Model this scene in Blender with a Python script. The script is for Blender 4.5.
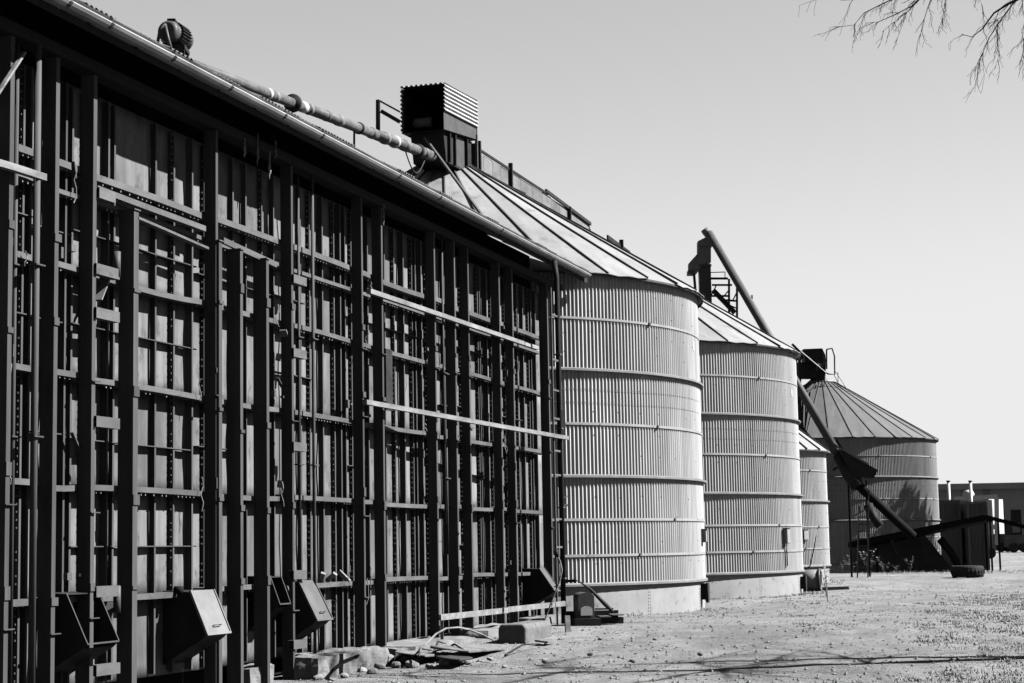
import bpy, math, random
from mathutils import Vector, Matrix, Quaternion, noise as mnoise
R = math.radians
random.seed(11)
scene = bpy.context.scene
for o in list(bpy.data.objects):
    bpy.data.objects.remove(o)
COL = scene.collection

# ------------------------------------------------------------------ camera
EYE = 1.6
FPX = 1844.2
PITCH, ROLL, PHI = R(6.55), R(-1.07), R(17.44)
cam_d = bpy.data.cameras.new('camera')
cam = bpy.data.objects.new('camera', cam_d)
COL.objects.link(cam)
cam_d.sensor_width = 36.0
cam_d.lens = FPX * 36.0 / 1024.0
cam_d.clip_end = 4000
cam_d.clip_start = 0.1
cam.matrix_world = Matrix.Translation((0, 0, EYE)) @ Matrix.Rotation(R(90) + PITCH, 4, 'X') @ Matrix.Rotation(ROLL, 4, 'Z')
scene.camera = cam
# ------------------------------------------------------------------ sky and sun
SUN_AZ, SUN_EL = R(88), R(44)          # azimuth from +Y towards +X
sun_dir = Vector((math.sin(SUN_AZ) * math.cos(SUN_EL), math.cos(SUN_AZ) * math.cos(SUN_EL), math.sin(SUN_EL)))
world = bpy.data.worlds.new('World')
scene.world = world
world.use_nodes = True
wn, wl = world.node_tree.nodes, world.node_tree.links
wn.clear()
w_out = wn.new('ShaderNodeOutputWorld')
w_bg = wn.new('ShaderNodeBackground')
w_sky = wn.new('ShaderNodeTexSky')
w_sky.sky_type = 'NISHITA'
w_sky.sun_disc = False
w_sky.sun_elevation = SUN_EL
w_sky.sun_rotation = SUN_AZ
w_sky.altitude = 100
w_sky.air_density = 0.46
w_sky.dust_density = 0.0
w_sky.ozone_density = 1.0
w_sep = wn.new('ShaderNodeSeparateColor')      # black-and-white film behind a red filter
wl.new(w_sky.outputs[0], w_sep.inputs[0])
w_sh = wn.new('ShaderNodeMath')                # soft shoulder of the film towards the bright horizon
w_sh.operation = 'SMOOTH_MIN'
w_sh.inputs[1].default_value = 1.42
w_sh.inputs[2].default_value = 0.4
w_pw = wn.new('ShaderNodeMath')
w_pw.operation = 'POWER'
w_pw.inputs[1].default_value = .72
wl.new(w_sep.outputs[0], w_pw.inputs[0])
wl.new(w_pw.outputs[0], w_sh.inputs[0])
wl.new(w_sh.outputs[0], w_bg.inputs['Color'])
w_bg.inputs['Strength'].default_value = 0.056
wl.new(w_bg.outputs[0], w_out.inputs[0])
sun_d = bpy.data.lights.new('sun', 'SUN')
sun_d.energy = 5.0
sun_d.angle = R(0.5)
sun_d.color = (1.0, 1.0, 1.0)
sun = bpy.data.objects.new('sun', sun_d)
COL.objects.link(sun)
sun.rotation_euler = sun_dir.to_track_quat('Z', 'Y').to_euler()
sun.location = (30, 0, 40)
scene.view_settings.view_transform = 'Standard'
scene.view_settings.look = 'None'
scene.view_settings.gamma = 1.0
scene.view_settings.use_curve_mapping = False
scene.view_settings.exposure = 3.4

# ------------------------------------------------------------------ survey helpers (photo measurements -> metres)
FD = Vector((math.sin(PHI), math.cos(PHI), 0))      # along the shed and the row of silos
FN = Vector((math.cos(PHI), -math.sin(PHI), 0))     # out of the shed wall
WALL = -12.72                                       # perpendicular offset of the wall skin
def ray(x, y):
    X, Y = x - 512, -(y - 341.5)
    c, s = math.cos(ROLL), math.sin(ROLL)
    a, b = (c * X - s * Y) / FPX, (s * X + c * Y) / FPX
    return Vector((a, math.cos(PITCH) - b * math.sin(PITCH), math.sin(PITCH) + b * math.cos(PITCH)))
def on_wall(x, y, q):
    d = ray(x, y)
    p = Vector((0, 0, EYE)) + d * ((WALL + q) / d.dot(FN))
    return p.dot(FD), p.z
def on_depth(x, y, Y):
    d = ray(x, y)
    return Vector((0, 0, EYE)) + d * (Y / d.y)
def on_ground(x, y, z=0):
    d = ray(x, y)
    return Vector((0, 0, EYE)) + d * ((z - EYE) / d.z)
def W(a, perp, z):
    return FD * a + FN * perp + Vector((0, 0, z))
def sstep(e0, e1, v):
    t = min(1, max(0, (v - e0) / (e1 - e0)))
    return t * t * (3 - 2 * t)
def ground_z(x, y):
    a, p = x * FD.x + y * FD.y, x * FN.x + y * FN.y
    z = -0.34 * (1 - sstep(27, 40, a))
    z += 0.24 * sstep(70, 80, a) * (1 - sstep(-6, 4, p)) * (1 - sstep(96, 110, a))
    z -= 0.25 * sstep(98, 112, y) * (1 - sstep(120, 150, y))
    z += 1.0 * sstep(115, 190, y)
    k = 1 - sstep(60, 140, y)
    z += k * (0.05 * mnoise.noise(Vector((x * .35, y * .22, 0))) + 0.022 * mnoise.noise(Vector((x * 1.3, y * .9, 4.0))))
    return z

# ------------------------------------------------------------------ mesh helpers
class MB:
    def __init__(self):
        self.v, self.f = [], []
    def add(self, vs, fs):
        n = len(self.v)
        self.v += [tuple(p) for p in vs]
        self.f += [tuple(i + n for i in f) for f in fs]
        return self
    def box(self, x0, x1, y0, y1, z0, z1):
        return self.add([(x0, y0, z0), (x1, y0, z0), (x1, y1, z0), (x0, y1, z0), (x0, y0, z1), (x1, y0, z1), (x1, y1, z1), (x0, y1, z1)],
                        [(0, 3, 2, 1), (4, 5, 6, 7), (0, 1, 5, 4), (1, 2, 6, 5), (2, 3, 7, 6), (3, 0, 4, 7)])
    def bar(self, p0, p1, w, h, up=(0, 0, 1), taper=1.0):
        p0, p1 = Vector(p0), Vector(p1)
        d = (p1 - p0).normalized()
        u = Vector(up)
        s = d.cross(u)
        if s.length < 1e-4:
            s = d.cross(Vector((1, 0, 0)))
        s.normalize()
        u = s.cross(d).normalized()
        vs = []
        for p, k in ((p0, 1), (p1, taper)):
            for a, b in ((-1, -1), (1, -1), (1, 1), (-1, 1)):
                vs.append(p + s * (a * w * .5 * k) + u * (b * h * .5 * k))
        return self.add(vs, [(0, 1, 2, 3), (7, 6, 5, 4), (0, 4, 5, 1), (1, 5, 6, 2), (2, 6, 7, 3), (3, 7, 4, 0)])
    def tube(self, pts, r, n=8, cap=True):
        pts = [Vector(p) for p in pts]
        rs = r if isinstance(r, (list, tuple)) else [r] * len(pts)
        vs, fs = [], []
        ref = None
        for i, p in enumerate(pts):
            d = (pts[min(i + 1, len(pts) - 1)] - pts[max(i - 1, 0)]).normalized()
            if ref is None:
                ref = d.orthogonal().normalized()
            else:
                ref = (ref - d * ref.dot(d))
                ref = ref.normalized() if ref.length > 1e-5 else d.orthogonal().normalized()
            b = d.cross(ref)
            for k in range(n):
                t = 2 * math.pi * k / n
                vs.append(p + (ref * math.cos(t) + b * math.sin(t)) * rs[i])
        for i in range(len(pts) - 1):
            for k in range(n):
                k2 = (k + 1) % n
                fs.append((i * n + k, i * n + k2, (i + 1) * n + k2, (i + 1) * n + k))
        if cap:
            fs.append(tuple(range(n))[::-1])
            fs.append(tuple((len(pts) - 1) * n + k for k in range(n)))
        return self.add(vs, fs)
    def prism(self, prof, x0, x1):
        # polygon in (y, z), extruded along x
        n = len(prof)
        vs = [(x0, y, z) for y, z in prof] + [(x1, y, z) for y, z in prof]
        fs = [tuple(range(n)), tuple(range(2 * n - 1, n - 1, -1))]
        fs += [(i, (i + 1) % n + 0 if (i + 1) < n else 0, ((i + 1) % n) + n, i + n)[::-1] for i in range(n)]
        return self.add(vs, fs)
    def lathe(self, prof, n=32, closed=False, c=(0, 0, 0)):
        vs, fs = [], []
        m = len(prof)
        for k in range(n):
            t = 2 * math.pi * k / n
            for r, z in prof:
                vs.append((c[0] + r * math.cos(t), c[1] + r * math.sin(t), c[2] + z))
        for k in range(n):
            k2 = (k + 1) % n
            for i in range(m if closed else m - 1):
                j = (i + 1) % m
                fs.append((k * m + i, k2 * m + i, k2 * m + j, k * m + j))
        return self.add(vs, fs)
    def xf(self, mat, start=0):
        for i in range(start, len(self.v)):
            self.v[i] = tuple(mat @ Vector(self.v[i]))
        return self
    def mesh(self, name, m, smooth=False):
        me = bpy.data.meshes.new(name)
        me.from_pydata(self.v, [], self.f)
        me.validate()
        if m:
            me.materials.append(m)
        if smooth:
            me.polygons.foreach_set('use_smooth', [True] * len(me.polygons))
        me.update()
        return me
    def build(self, name, m, parent=None, smooth=False):
        o = bpy.data.objects.new(name, self.mesh(name, m, smooth))
        COL.objects.link(o)
        if parent:
            o.parent = parent
        return o
def inst(name, me, parent=None, loc=(0, 0, 0), rot=(0, 0, 0)):
    o = bpy.data.objects.new(name, me)
    COL.objects.link(o)
    o.parent = parent
    o.location = loc
    o.rotation_euler = rot
    return o
def tag(o, label=None, cat=None, group=None, kind=None):
    if label: o['label'] = label
    if cat: o['category'] = cat
    if group: o['group'] = group
    if kind: o['kind'] = kind
    return o
def thing(name, label, cat, loc=(0, 0, 0), rz=0, group=None):
    o = bpy.data.objects.new(name, None)
    o.empty_display_size = .2
    COL.objects.link(o)
    o.location = loc
    o.rotation_euler = (0, 0, rz)
    return tag(o, label, cat, group)
def copy_tree(o, parent=None):
    c = o.copy()
    COL.objects.link(c)
    c.parent = parent
    for ch in list(o.children):
        copy_tree(ch, c)
    return c
def sweep_edges(o, width=.006, seg=1):
    b = o.modifiers.new('bevel', 'BEVEL')
    b.width = width
    b.segments = seg
    b.limit_method = 'ANGLE'
    return o

# ------------------------------------------------------------------ materials (all grey: black-and-white photograph)
def mat(name, v, rough=.75, var=.3, scale=2.0, stretch=(1, 1, 1), bump=.0, bscale=30, metal=0.0, objvar=.12, spec=.35, stain=0.0, stain_v=0.0075, streak=0.0):
    m = bpy.data.materials.new(name)
    m.use_nodes = True
    N, L = m.node_tree.nodes, m.node_tree.links
    bs = N['Principled BSDF']
    bs.inputs['Roughness'].default_value = rough
    bs.inputs['Metallic'].default_value = metal
    bs.inputs['Specular IOR Level'].default_value = spec * .14
    tc = N.new('ShaderNodeTexCoord')
    oi = N.new('ShaderNodeObjectInfo')
    mp = N.new('ShaderNodeMapping')
    mp.inputs['Scale'].default_value = stretch
    L.new(tc.outputs['Object'], mp.inputs['Vector'])
    off = N.new('ShaderNodeVectorMath'); off.operation = 'SCALE'
    off.inputs[0].default_value = (37, 53, 19)
    L.new(oi.outputs['Random'], off.inputs['Scale'])
    L.new(off.outputs[0], mp.inputs['Location'])
    n1 = N.new('ShaderNodeTexNoise')
    n1.inputs['Scale'].default_value = scale
    n1.inputs['Detail'].default_value = 8
    n1.inputs['Roughness'].default_value = .62
    L.new(mp.outputs[0], n1.inputs['Vector'])
    mr = N.new('ShaderNodeMapRange')
    mr.inputs['From Min'].default_value = .28
    mr.inputs['From Max'].default_value = .72
    mr.inputs['To Min'].default_value = v * (1 - var)
    mr.inputs['To Max'].default_value = v * (1 + var)
    L.new(n1.outputs['Fac'], mr.inputs['Value'])
    orn = N.new('ShaderNodeMapRange')
    orn.inputs['To Min'].default_value = 1 - objvar
    orn.inputs['To Max'].default_value = 1 + objvar
    L.new(oi.outputs['Random'], orn.inputs['Value'])
    mul = N.new('ShaderNodeMath'); mul.operation = 'MULTIPLY'
    L.new(mr.outputs[0], mul.inputs[0]); L.new(orn.outputs[0], mul.inputs[1])
    cur = mul.outputs[0]
    if streak > 0:
        ms = N.new('ShaderNodeMapping')
        ms.inputs['Scale'].default_value = (6, 6, .22)
        L.new(tc.outputs['Object'], ms.inputs['Vector'])
        L.new(off.outputs[0], ms.inputs['Location'])
        ns = N.new('ShaderNodeTexNoise')
        ns.inputs['Scale'].default_value = 1.4
        ns.inputs['Detail'].default_value = 5
        L.new(ms.outputs[0], ns.inputs['Vector'])
        rs = N.new('ShaderNodeMapRange')
        rs.inputs['From Min'].default_value = .32; rs.inputs['From Max'].default_value = .68
        rs.inputs['To Min'].default_value = 1 - streak; rs.inputs['To Max'].default_value = 1 + streak
        L.new(ns.outputs['Fac'], rs.inputs['Value'])
        mm = N.new('ShaderNodeMath'); mm.operation = 'MULTIPLY'
        L.new(cur, mm.inputs[0]); L.new(rs.outputs[0], mm.inputs[1])
        cur = mm.outputs[0]
    if stain > 0:
        n2 = N.new('ShaderNodeTexNoise')
        n2.inputs['Scale'].default_value = scale * 2.7
        n2.inputs['Detail'].default_value = 6
        n2.inputs['Roughness'].default_value = .7
        L.new(mp.outputs[0], n2.inputs['Vector'])
        cr = N.new('ShaderNodeValToRGB')
        cr.color_ramp.elements[0].position = .62 - .12 * stain
        cr.color_ramp.elements[1].position = .70
        L.new(n2.outputs['Fac'], cr.inputs[0])
        mx = N.new('ShaderNodeMix')
        L.new(cr.outputs[0], mx.inputs['Factor'])
        L.new(cur, mx.inputs['A'])
        mx.inputs['B'].default_value = stain_v
        cur = mx.outputs['Result']
    cc = N.new('ShaderNodeCombineColor')
    for i in range(3):
        L.new(cur, cc.inputs[i])
    L.new(cc.outputs[0], bs.inputs['Base Color'])
    if bump > 0:
        n3 = N.new('ShaderNodeTexNoise')
        n3.inputs['Scale'].default_value = bscale
        n3.inputs['Detail'].default_value = 6
        L.new(mp.outputs[0], n3.inputs['Vector'])
        bp = N.new('ShaderNodeBump')
        bp.inputs['Strength'].default_value = bump
        bp.inputs['Distance'].default_value = .02
        L.new(n3.outputs['Fac'], bp.inputs['Height'])
        L.new(bp.outputs[0], bs.inputs['Normal'])
    return m
M = {}
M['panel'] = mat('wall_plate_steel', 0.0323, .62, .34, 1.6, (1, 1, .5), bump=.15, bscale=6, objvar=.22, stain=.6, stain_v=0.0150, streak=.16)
M['post'] = mat('weathered_post', 0.0149, .7, .3, 5, (1, 1, .12), bump=.15, bscale=20, objvar=.12, streak=.1)
M['rib'] = mat('painted_angle_steel', 0.0168, .65, .25, 4, (1, 1, .3), objvar=.15)
M['girt'] = mat('girt_steel', 0.0239, .65, .3, 4, (.4, 1, 1), bump=.12, objvar=.15, stain=.4, stain_v=0.0126)
M['rail'] = mat('grey_bare_timber', 0.0464, .8, .5, 5, (.3, 1, 1), bump=.3, bscale=30, objvar=.1)
M['bolt'] = mat('bolt_steel', 0.0652, .4, .2, 9, metal=.2)
M['roof_dark'] = mat('roof_iron', 0.0351, .5, .25, 3, objvar=.05)
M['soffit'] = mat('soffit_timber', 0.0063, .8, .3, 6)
M['gutter'] = mat('gutter_iron', 0.1420, .36, .3, 3, (.5, 1, 1), metal=.55, objvar=.12)
M['galv'] = mat('galvanised_wall_sheet', 0.1054, .5, .16, .8, (1, 1, .5), objvar=.075, streak=.15, metal=.0, spec=.4)
M['band'] = mat('galvanised_band', 0.0450, .5, .2, 3, objvar=.06)
M['base'] = mat('painted_base_steel', 0.0669, .6, .15, 1.2, bump=.05, bscale=5, objvar=.03, streak=.03, stain=.45, stain_v=0.0250)
M['sheet'] = mat('galvanised_roof_sheet', 0.0598, .42, .22, .9, (1, 1, 1), objvar=.16, spec=.5, stain=.6, stain_v=0.0325)
M['roofrib'] = mat('roof_rib_steel', 0.0241, .5, .2, 4)
M['dark'] = mat('dark_painted_steel', 0.0080, .55, .3, 4, objvar=.1, spec=.08)
M['midsteel'] = mat('grey_painted_steel', 0.0181, .5, .25, 4, bump=.08, objvar=.1, stain=.2, stain_v=0.0075)
M['tube'] = mat('flaking_auger_tube', 0.0258, .6, .5, 4, bump=.1, stain=.8, stain_v=0.0101)
M['chute'] = mat('pale_sheet_metal', 0.0405, .6, .25, 3, bump=.05, bscale=8, objvar=.08)
M['black'] = mat('black_steel_and_shade', 0.0030, .8, .2, 4, spec=.08)  # black steel parts, also the added sheets that stand for interior shade
M['concrete'] = mat('old_concrete', 0.0377, .9, .42, 2.6, bump=.8, bscale=11, objvar=.15, stain=.6, stain_v=0.0176)
M['rubber'] = mat('tyre_rubber', 0.0104, .75, .3, 8, bump=.2, spec=.08)
M['bark'] = mat('bare_bark', 0.0075, .9, .3, 6, spec=.08)
M['leaf'] = mat('dark_foliage', 0.0126, .8, .3, 3)
M['weed'] = mat('dry_weed_leaf', 0.0815, .8, .3, 5, objvar=.2)
M['stone'] = mat('rubble_stone', 0.0587, .9, .3, 5, bump=.4, objvar=.25)
M['board'] = mat('grey_catwalk_board', 0.0338, .8, .3, 3, (.5, 1, 1), objvar=.25)
M['sheet_old'] = mat('dull_roof_sheet', 0.0281, .5, .15, 1.0, objvar=.08)
M['lid_grey'] = mat('grey_lid_sheet', 0.0195, .6, .25, 3, bump=.06, bscale=8)
M['galv_old'] = mat('dull_wall_sheet', 0.0691, .5, .16, .8, (1, 1, .5), objvar=.075, streak=.15)
M['weed_dull'] = mat('dull_weed', 0.0447, .8, .3, 5, objvar=.2)
M['white'] = mat('white_paint', 0.1172, .6, .12, 4)
M['far'] = mat('far_wall_cladding', 0.0728, .8, .15, .3)
M['far_pale'] = mat('far_pale_sheet', 0.0483, .8, .15, .5)
M['container'] = mat('container_paint', 0.0325, .6, .25, 1, streak=.15, spec=.08)
M['hose'] = mat('hose_rubber', 0.0126, .6, .2, 6, spec=.08)

def ground_material():
    m = bpy.data.materials.new('packed_dirt_and_gravel')
    m.use_nodes = True
    N, L = m.node_tree.nodes, m.node_tree.links
    bs = N['Principled BSDF']
    bs.inputs['Roughness'].default_value = .95
    bs.inputs['Specular IOR Level'].default_value = .02
    tc = N.new('ShaderNodeTexCoord')
    def noise(sc, det, rough, stretch=(1, 1, 1), dist=0):
        mp = N.new('ShaderNodeMapping'); mp.inputs['Scale'].default_value = stretch
        L.new(tc.outputs['Object'], mp.inputs['Vector'])
        n = N.new('ShaderNodeTexNoise')
        n.inputs['Scale'].default_value = sc; n.inputs['Detail'].default_value = det
        n.inputs['Roughness'].default_value = rough; n.inputs['Distortion'].default_value = dist
        L.new(mp.outputs[0], n.inputs['Vector'])
        return n.outputs['Fac']
    def rng(s, a, b, c, d):
        r = N.new('ShaderNodeMapRange')
        for k, v in zip(('From Min', 'From Max', 'To Min', 'To Max'), (a, b, c, d)):
            r.inputs[k].default_value = v
        L.new(s, r.inputs['Value'])
        return r.outputs[0]
    def mul(a, b):
        x = N.new('ShaderNodeMath'); x.operation = 'MULTIPLY'
        L.new(a, x.inputs[0]); L.new(b, x.inputs[1])
        return x.outputs[0]
    big = rng(noise(.35, 5, .6, (1, .6, 1), .4), .3, .7, .72, 1.22)
    mid = rng(noise(1.6, 8, .72, (1, .6, 1)), .3, .7, .66, 1.32)
    fine = rng(noise(12, 9, .8), .3, .7, .5, 1.5)
    v = mul(mul(big, mid), fine)
    sc = N.new('ShaderNodeMath'); sc.operation = 'MULTIPLY'
    sc.inputs[1].default_value = .067
    L.new(v, sc.inputs[0])
    cc = N.new('ShaderNodeCombineColor')
    for i in range(3):
        L.new(sc.outputs[0], cc.inputs[i])
    L.new(cc.outputs[0], bs.inputs['Base Color'])
    hb = N.new('ShaderNodeMath'); hb.operation = 'ADD'
    L.new(noise(9, 10, .75), hb.inputs[0]); L.new(noise(40, 6, .7), hb.inputs[1])
    bp = N.new('ShaderNodeBump')
    bp.inputs['Strength'].default_value = .9
    bp.inputs['Distance'].default_value = .09
    L.new(hb.outputs[0], bp.inputs['Height'])
    L.new(bp.outputs[0], bs.inputs['Normal'])
    return m
M['ground'] = ground_material()

# ================================================================== ground
def make_ground():
    ys, xs = [], []
    y = -20.0
    while y < 2500:
        ys.append(y)
        y += .22 if 18 < y < 46 else (.5 if 10 < y < 100 else max(.8, abs(y) * .06))
    x = 0.0
    pos = []
    while x < 1500:
        pos.append(x)
        x += .3 if x < 12 else (.8 if x < 32 else x * .12)
    xs = [-p for p in pos[:0:-1]] + pos
    vs = [(a, b, ground_z(a, b)) for b in ys for a in xs]
    n = len(xs)
    fs = [(j * n + i, j * n + i + 1, (j + 1) * n + i + 1, (j + 1) * n + i) for j in range(len(ys) - 1) for i in range(n - 1)]
    o = MB().add(vs, fs).build('ground', M['ground'], smooth=True)
    tag(o, 'pale packed dirt yard with gravel and tufts of dry grass', kind='structure')
make_ground()

# ================================================================== grain shed
# local frame: x along the wall, y into the building, z up; q = outward distance from the wall skin
shed = thing('grain_shed', 'long steel walled grain shed with black posts and deep eave', 'shed', W(0, WALL, 0), math.pi / 2 - PHI)
A0, A1 = 16.0, 42.9
POST_Q0, POST_Q1 = .23, .42
def ax(x, y, q):
    return on_wall(x, y, q)[0]
TALL = [(10, 300, .11), (56, 300, .11), (94, 300, .11), (217, 200, .09), (292.5, 300, .09), (362.5, 300, .08), (382.5, 300, .09), (435.5, 330, .08),
        (455.5, 330, .08), (469, 330, .08), (500, 330, .09), (513, 330, .08), (549, 380, .10)]
tall_a = []
for i, (x, y, w) in enumerate(TALL):
    w *= .82
    a = ax(x, y, POST_Q1)
    tall_a.append(a)
    zb = -.36 if a < 29 else -.06
    lean = random.uniform(-.012, .012)
    mb = MB()
    q0 = POST_Q0
    # I-section: front flange, web, back flange
    mb.box(a - w / 2, a + w / 2, -POST_Q1, -POST_Q1 + .02, zb, 7.98)
    mb.box(a - w / 2, a - w / 2 + .02, -POST_Q1 + .02, -q0 - .02, zb, 7.98)
    mb.box(a - w / 2, a + w / 2, -q0 - .02, -q0, zb, 7.98)
    o = mb.build('post', M['post'], shed)
    o.rotation_euler = (0, lean * .05, 0)
    # splice plates and cleats on the front flange
    for z in (1.15 + random.uniform(-.1, .1), 2.5 + random.uniform(-.15, .15), 4.3 + random.uniform(-.2, .3), 5.6):
        if random.random() < .75:
            h = random.choice((.07, .1, .16))
            MB().box(a - w / 2 - .012, a + w / 2 + random.choice((.012, .05)), -POST_Q1 - .018, -POST_Q1 - .002, z, z + h).build('splice_plate', M['post'], shed)
        if random.random() < .5:
            z2 = z - .35
            MB().box(a - .09, a + .13, -POST_Q1 - .04, -POST_Q1 - .002, z2, z2 + .014).build('cleat', M['post'], shed)
SHORT = [(136.5, 213, .13, 6.33), (220.5, 240, .10, 6.30), (241.5, 250, .09, 6.28), (267.5, 260, .09, 6.27)]
for x, y, w, zt in SHORT:
    a = ax(x, y, .46)
    mb = MB()
    mb.box(a - w / 2, a + w / 2, -.46, -.44, -.38, zt)
    mb.box(a - w / 2, a - w / 2 + .022, -.44, -.25, -.38, zt)
    mb.box(a - w / 2, a + w / 2, -.25, -.23, -.38, zt)
    mb.build('short_post', M['post'], shed)
    for z in (5.45, 3.7, 2.5, 1.0):
        z += random.uniform(-.25, .25)
        MB().box(a - w / 2 - .01, a + w / 2 + random.choice((.01, .03)), -.478, -.462, z, z + random.choice((.05, .09, .14))).build('splice_plate', M['post'], shed)
    MB().box(a - w / 2 - .02, a + w / 2 + .02, -.48, -.22, zt + .002, zt + .02).build('post_cap', M['girt'], shed)
# slender poles (vertical pipes in front of the wall)
for x, y, q, r, z0, z1 in ((35.5, 300, .50, .045, -.4, 7.97), (15, 250, .28, .03, -.4, 7.97), (313, 330, .40, .028, -.3, 7.97),
                           (442.5, 300, .40, .022, 2.2, 7.97), (298.5, 280, .30, .022, 1.2, 7.9), (447, 480, .36, .022, 1.6, 4.1)):
    a = ax(x, y, q)
    MB().tube([(a, -q, z0), (a, -q, z1)], r, 12).build('pole', M['post'], shed, True)
    for z in (3.1, 5.2):
        MB().box(a - .10, a + .10, -q - r - .03, -q + .05, z, z + .018).build('pole_bracket', M['post'], shed)
# downpipe past the end post
a_dp = ax(560, 441, 1.10)
MB().tube([(a_dp, -1.10, -.15), (a_dp, -1.10, 7.9), (a_dp + .02, -1.05, 8.3)], .06, 12).build('downpipe', M['dark'], shed, True)
for z in (1.0, 2.6, 4.4, 6.1):
    MB().box(a_dp - .07, a_dp + .07, -1.17, -1.03, z, z + .03).build('pipe_clip', M['girt'], shed)
MB().box(a_dp + .07, a_dp + .38, -1.13, -1.03, 4.2, 4.85).build('switch_board', M['black'], shed)

for y_ in (318, 362, 392, 420, 452, 476, 520, 548):
    _, z_ = on_wall(558, y_, 1.1)
    MB().box(a_dp - .5, a_dp - .05, -1.12, -1.08, z_, z_ + .04).build('pipe_rung', M['girt'], shed)
MB().box(a_dp - .54, a_dp - .50, -1.12, -1.08, -.1, 7.6).build('pipe_rail', M['girt'], shed)
for y_, l_ in ((498, .30), (506, .42)):
    _, z_ = on_wall(562, y_, 1.1)
    MB().box(a_dp + .05, a_dp + l_, -1.13, -1.08, z_, z_ + .045).build('pipe_stay', M['dark'], shed)
# girts: one per bay and level
LEV = [1.10, 2.52, 3.94, 5.34]
bays = [A0] + tall_a
for bi in range(len(bays) - 1):
    a0, a1 = bays[bi], bays[bi + 1]
    if a1 - a0 < .6:
        continue
    for li, z in enumerate(LEV + [6.32, 6.66]):
        sag = random.uniform(-.025, .025)
        dz = random.uniform(-.02, .02)
        if bi == 3 and li == 3:
            sag = -.05
        h = .075 if li < 4 else (.06 if li == 4 else .09)
        n = 5
        vs, fs = [], []
        depth = .225
        for k in range(n + 1):
            t = k / n
            a = a0 + .01 + (a1 - a0 - .02) * t
            zz = z + dz + sag * 4 * t * (1 - t)
            dq = random.uniform(-.008, .008)
            vs += [(a, -.0, zz), (a, -depth + dq, zz), (a, -depth + dq, zz + h), (a, 0, zz + h)]
        for k in range(n):
            b = k * 4
            for e in range(4):
                fs.append((b + e, b + (e + 1) % 4, b + 4 + (e + 1) % 4, b + 4 + e))
        fs += [(0, 3, 2, 1), (n * 4, n * 4 + 1, n * 4 + 2, n * 4 + 3)]
        MB().add(vs, fs).build('girt', M['girt'], shed)
        # nuts under the girt
        mb = MB()
        for k in range(int((a1 - a0) / .12)):
            if random.random() < .6:
                a = a0 + .1 + k * .12
                mb.box(a, a + .02, -.20, -.18, z + dz - .03, z + dz + .01)
        if mb.v:
            tag(mb.build('girt_bolts', M['bolt'], shed), kind='stuff')
# small mid-height flats between the ribs
for bi in range(len(bays) - 1):
    a0, a1 = bays[bi], bays[bi + 1]
    if a1 - a0 < .8:
        continue
    for z in (1.83, 3.22, 4.65, 5.88):
        z += random.uniform(-.05, .05)
        full = bi == 3
        if not full and random.random() < .45:
            continue
        b0, b1 = a0 + .02, a1 - .02
        if not full and random.random() < .6:
            mid = random.uniform(.35, .65) * (a1 - a0) + a0
            if random.random() < .5: b0 = mid
            else: b1 = mid
        MB().box(b0, b1, -.10, 0, z, z + .014).build('flat_bar', M['rib'], shed)
# vertical angle ribs on the wall skin: (photo x at the reference height, depth, bolted)
RIBS = [(29.5, 300, .11, 0), (22, 300, .06, 1), (46, 300, .06, 0), (64.5, 350, .11, 0), (71, 350, .06, 0), (84, 350, .06, 1), (107.5, 350, .10, 0), (113.5, 350, .06, 0),
        (155, 400, .08, 0), (173.5, 400, .075, 1), (192, 400, .10, 0), (204, 400, .05, 1), (233, 400, .07, 0), (246, 400, .08, 0), (262, 400, .05, 1), (274, 420, .08, 0),
        (301, 420, .07, 0), (310, 420, .05, 1), (323, 400, .09, 0), (334.5, 400, .06, 1), (341, 400, .10, 0), (345.5, 400, .08, 0), (352, 400, .05, 1), (369, 450, .08, 0),
        (386, 450, .06, 0), (395.5, 450, .06, 1), (405, 450, .11, 0), (413.5, 450, .06, 1), (417, 450, .08, 0), (423, 450, .10, 0), (428, 450, .05, 1),
        (446, 450, .09, 0), (449.5, 450, .07, 0), (453.5, 450, .07, 0), (462.5, 450, .05, 1), (479.5, 450, .06, 1), (481.5, 450, .08, 0), (488.5, 450, .11, 0), (493, 450, .05, 1),
        (506.5, 450, .05, 1), (519, 450, .05, 1), (525, 450, .09, 0), (530.5, 450, .05, 1), (533, 450, .08, 0), (537.5, 450, .08, 0), (544, 450, .05, 1)]
seams = [A0]
for x, y, d, bolted in RIBS:
    a = ax(x, y, d)
    mb = MB()
    mb.box(a - .012, a, -d, 0, .02, 7.85)
    mb.box(a - .03, a + .012, -d - .012, -d - .001, .02, 7.85)
    rib = mb.build('wall_rib', M['rib'], shed)
    if bolted:
        seams.append(a)
        mb = MB()
        z = .15
        while z < 7.8:
            if random.random() < .82:
                mb.box(a - .045, a - .0125, -d + .012, -d + .032, z, z + .022)
            z += .098
        b = mb.build('bolt_row', M['bolt'], rib)
        tag(b, kind='stuff')
seams.append(A1)
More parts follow.
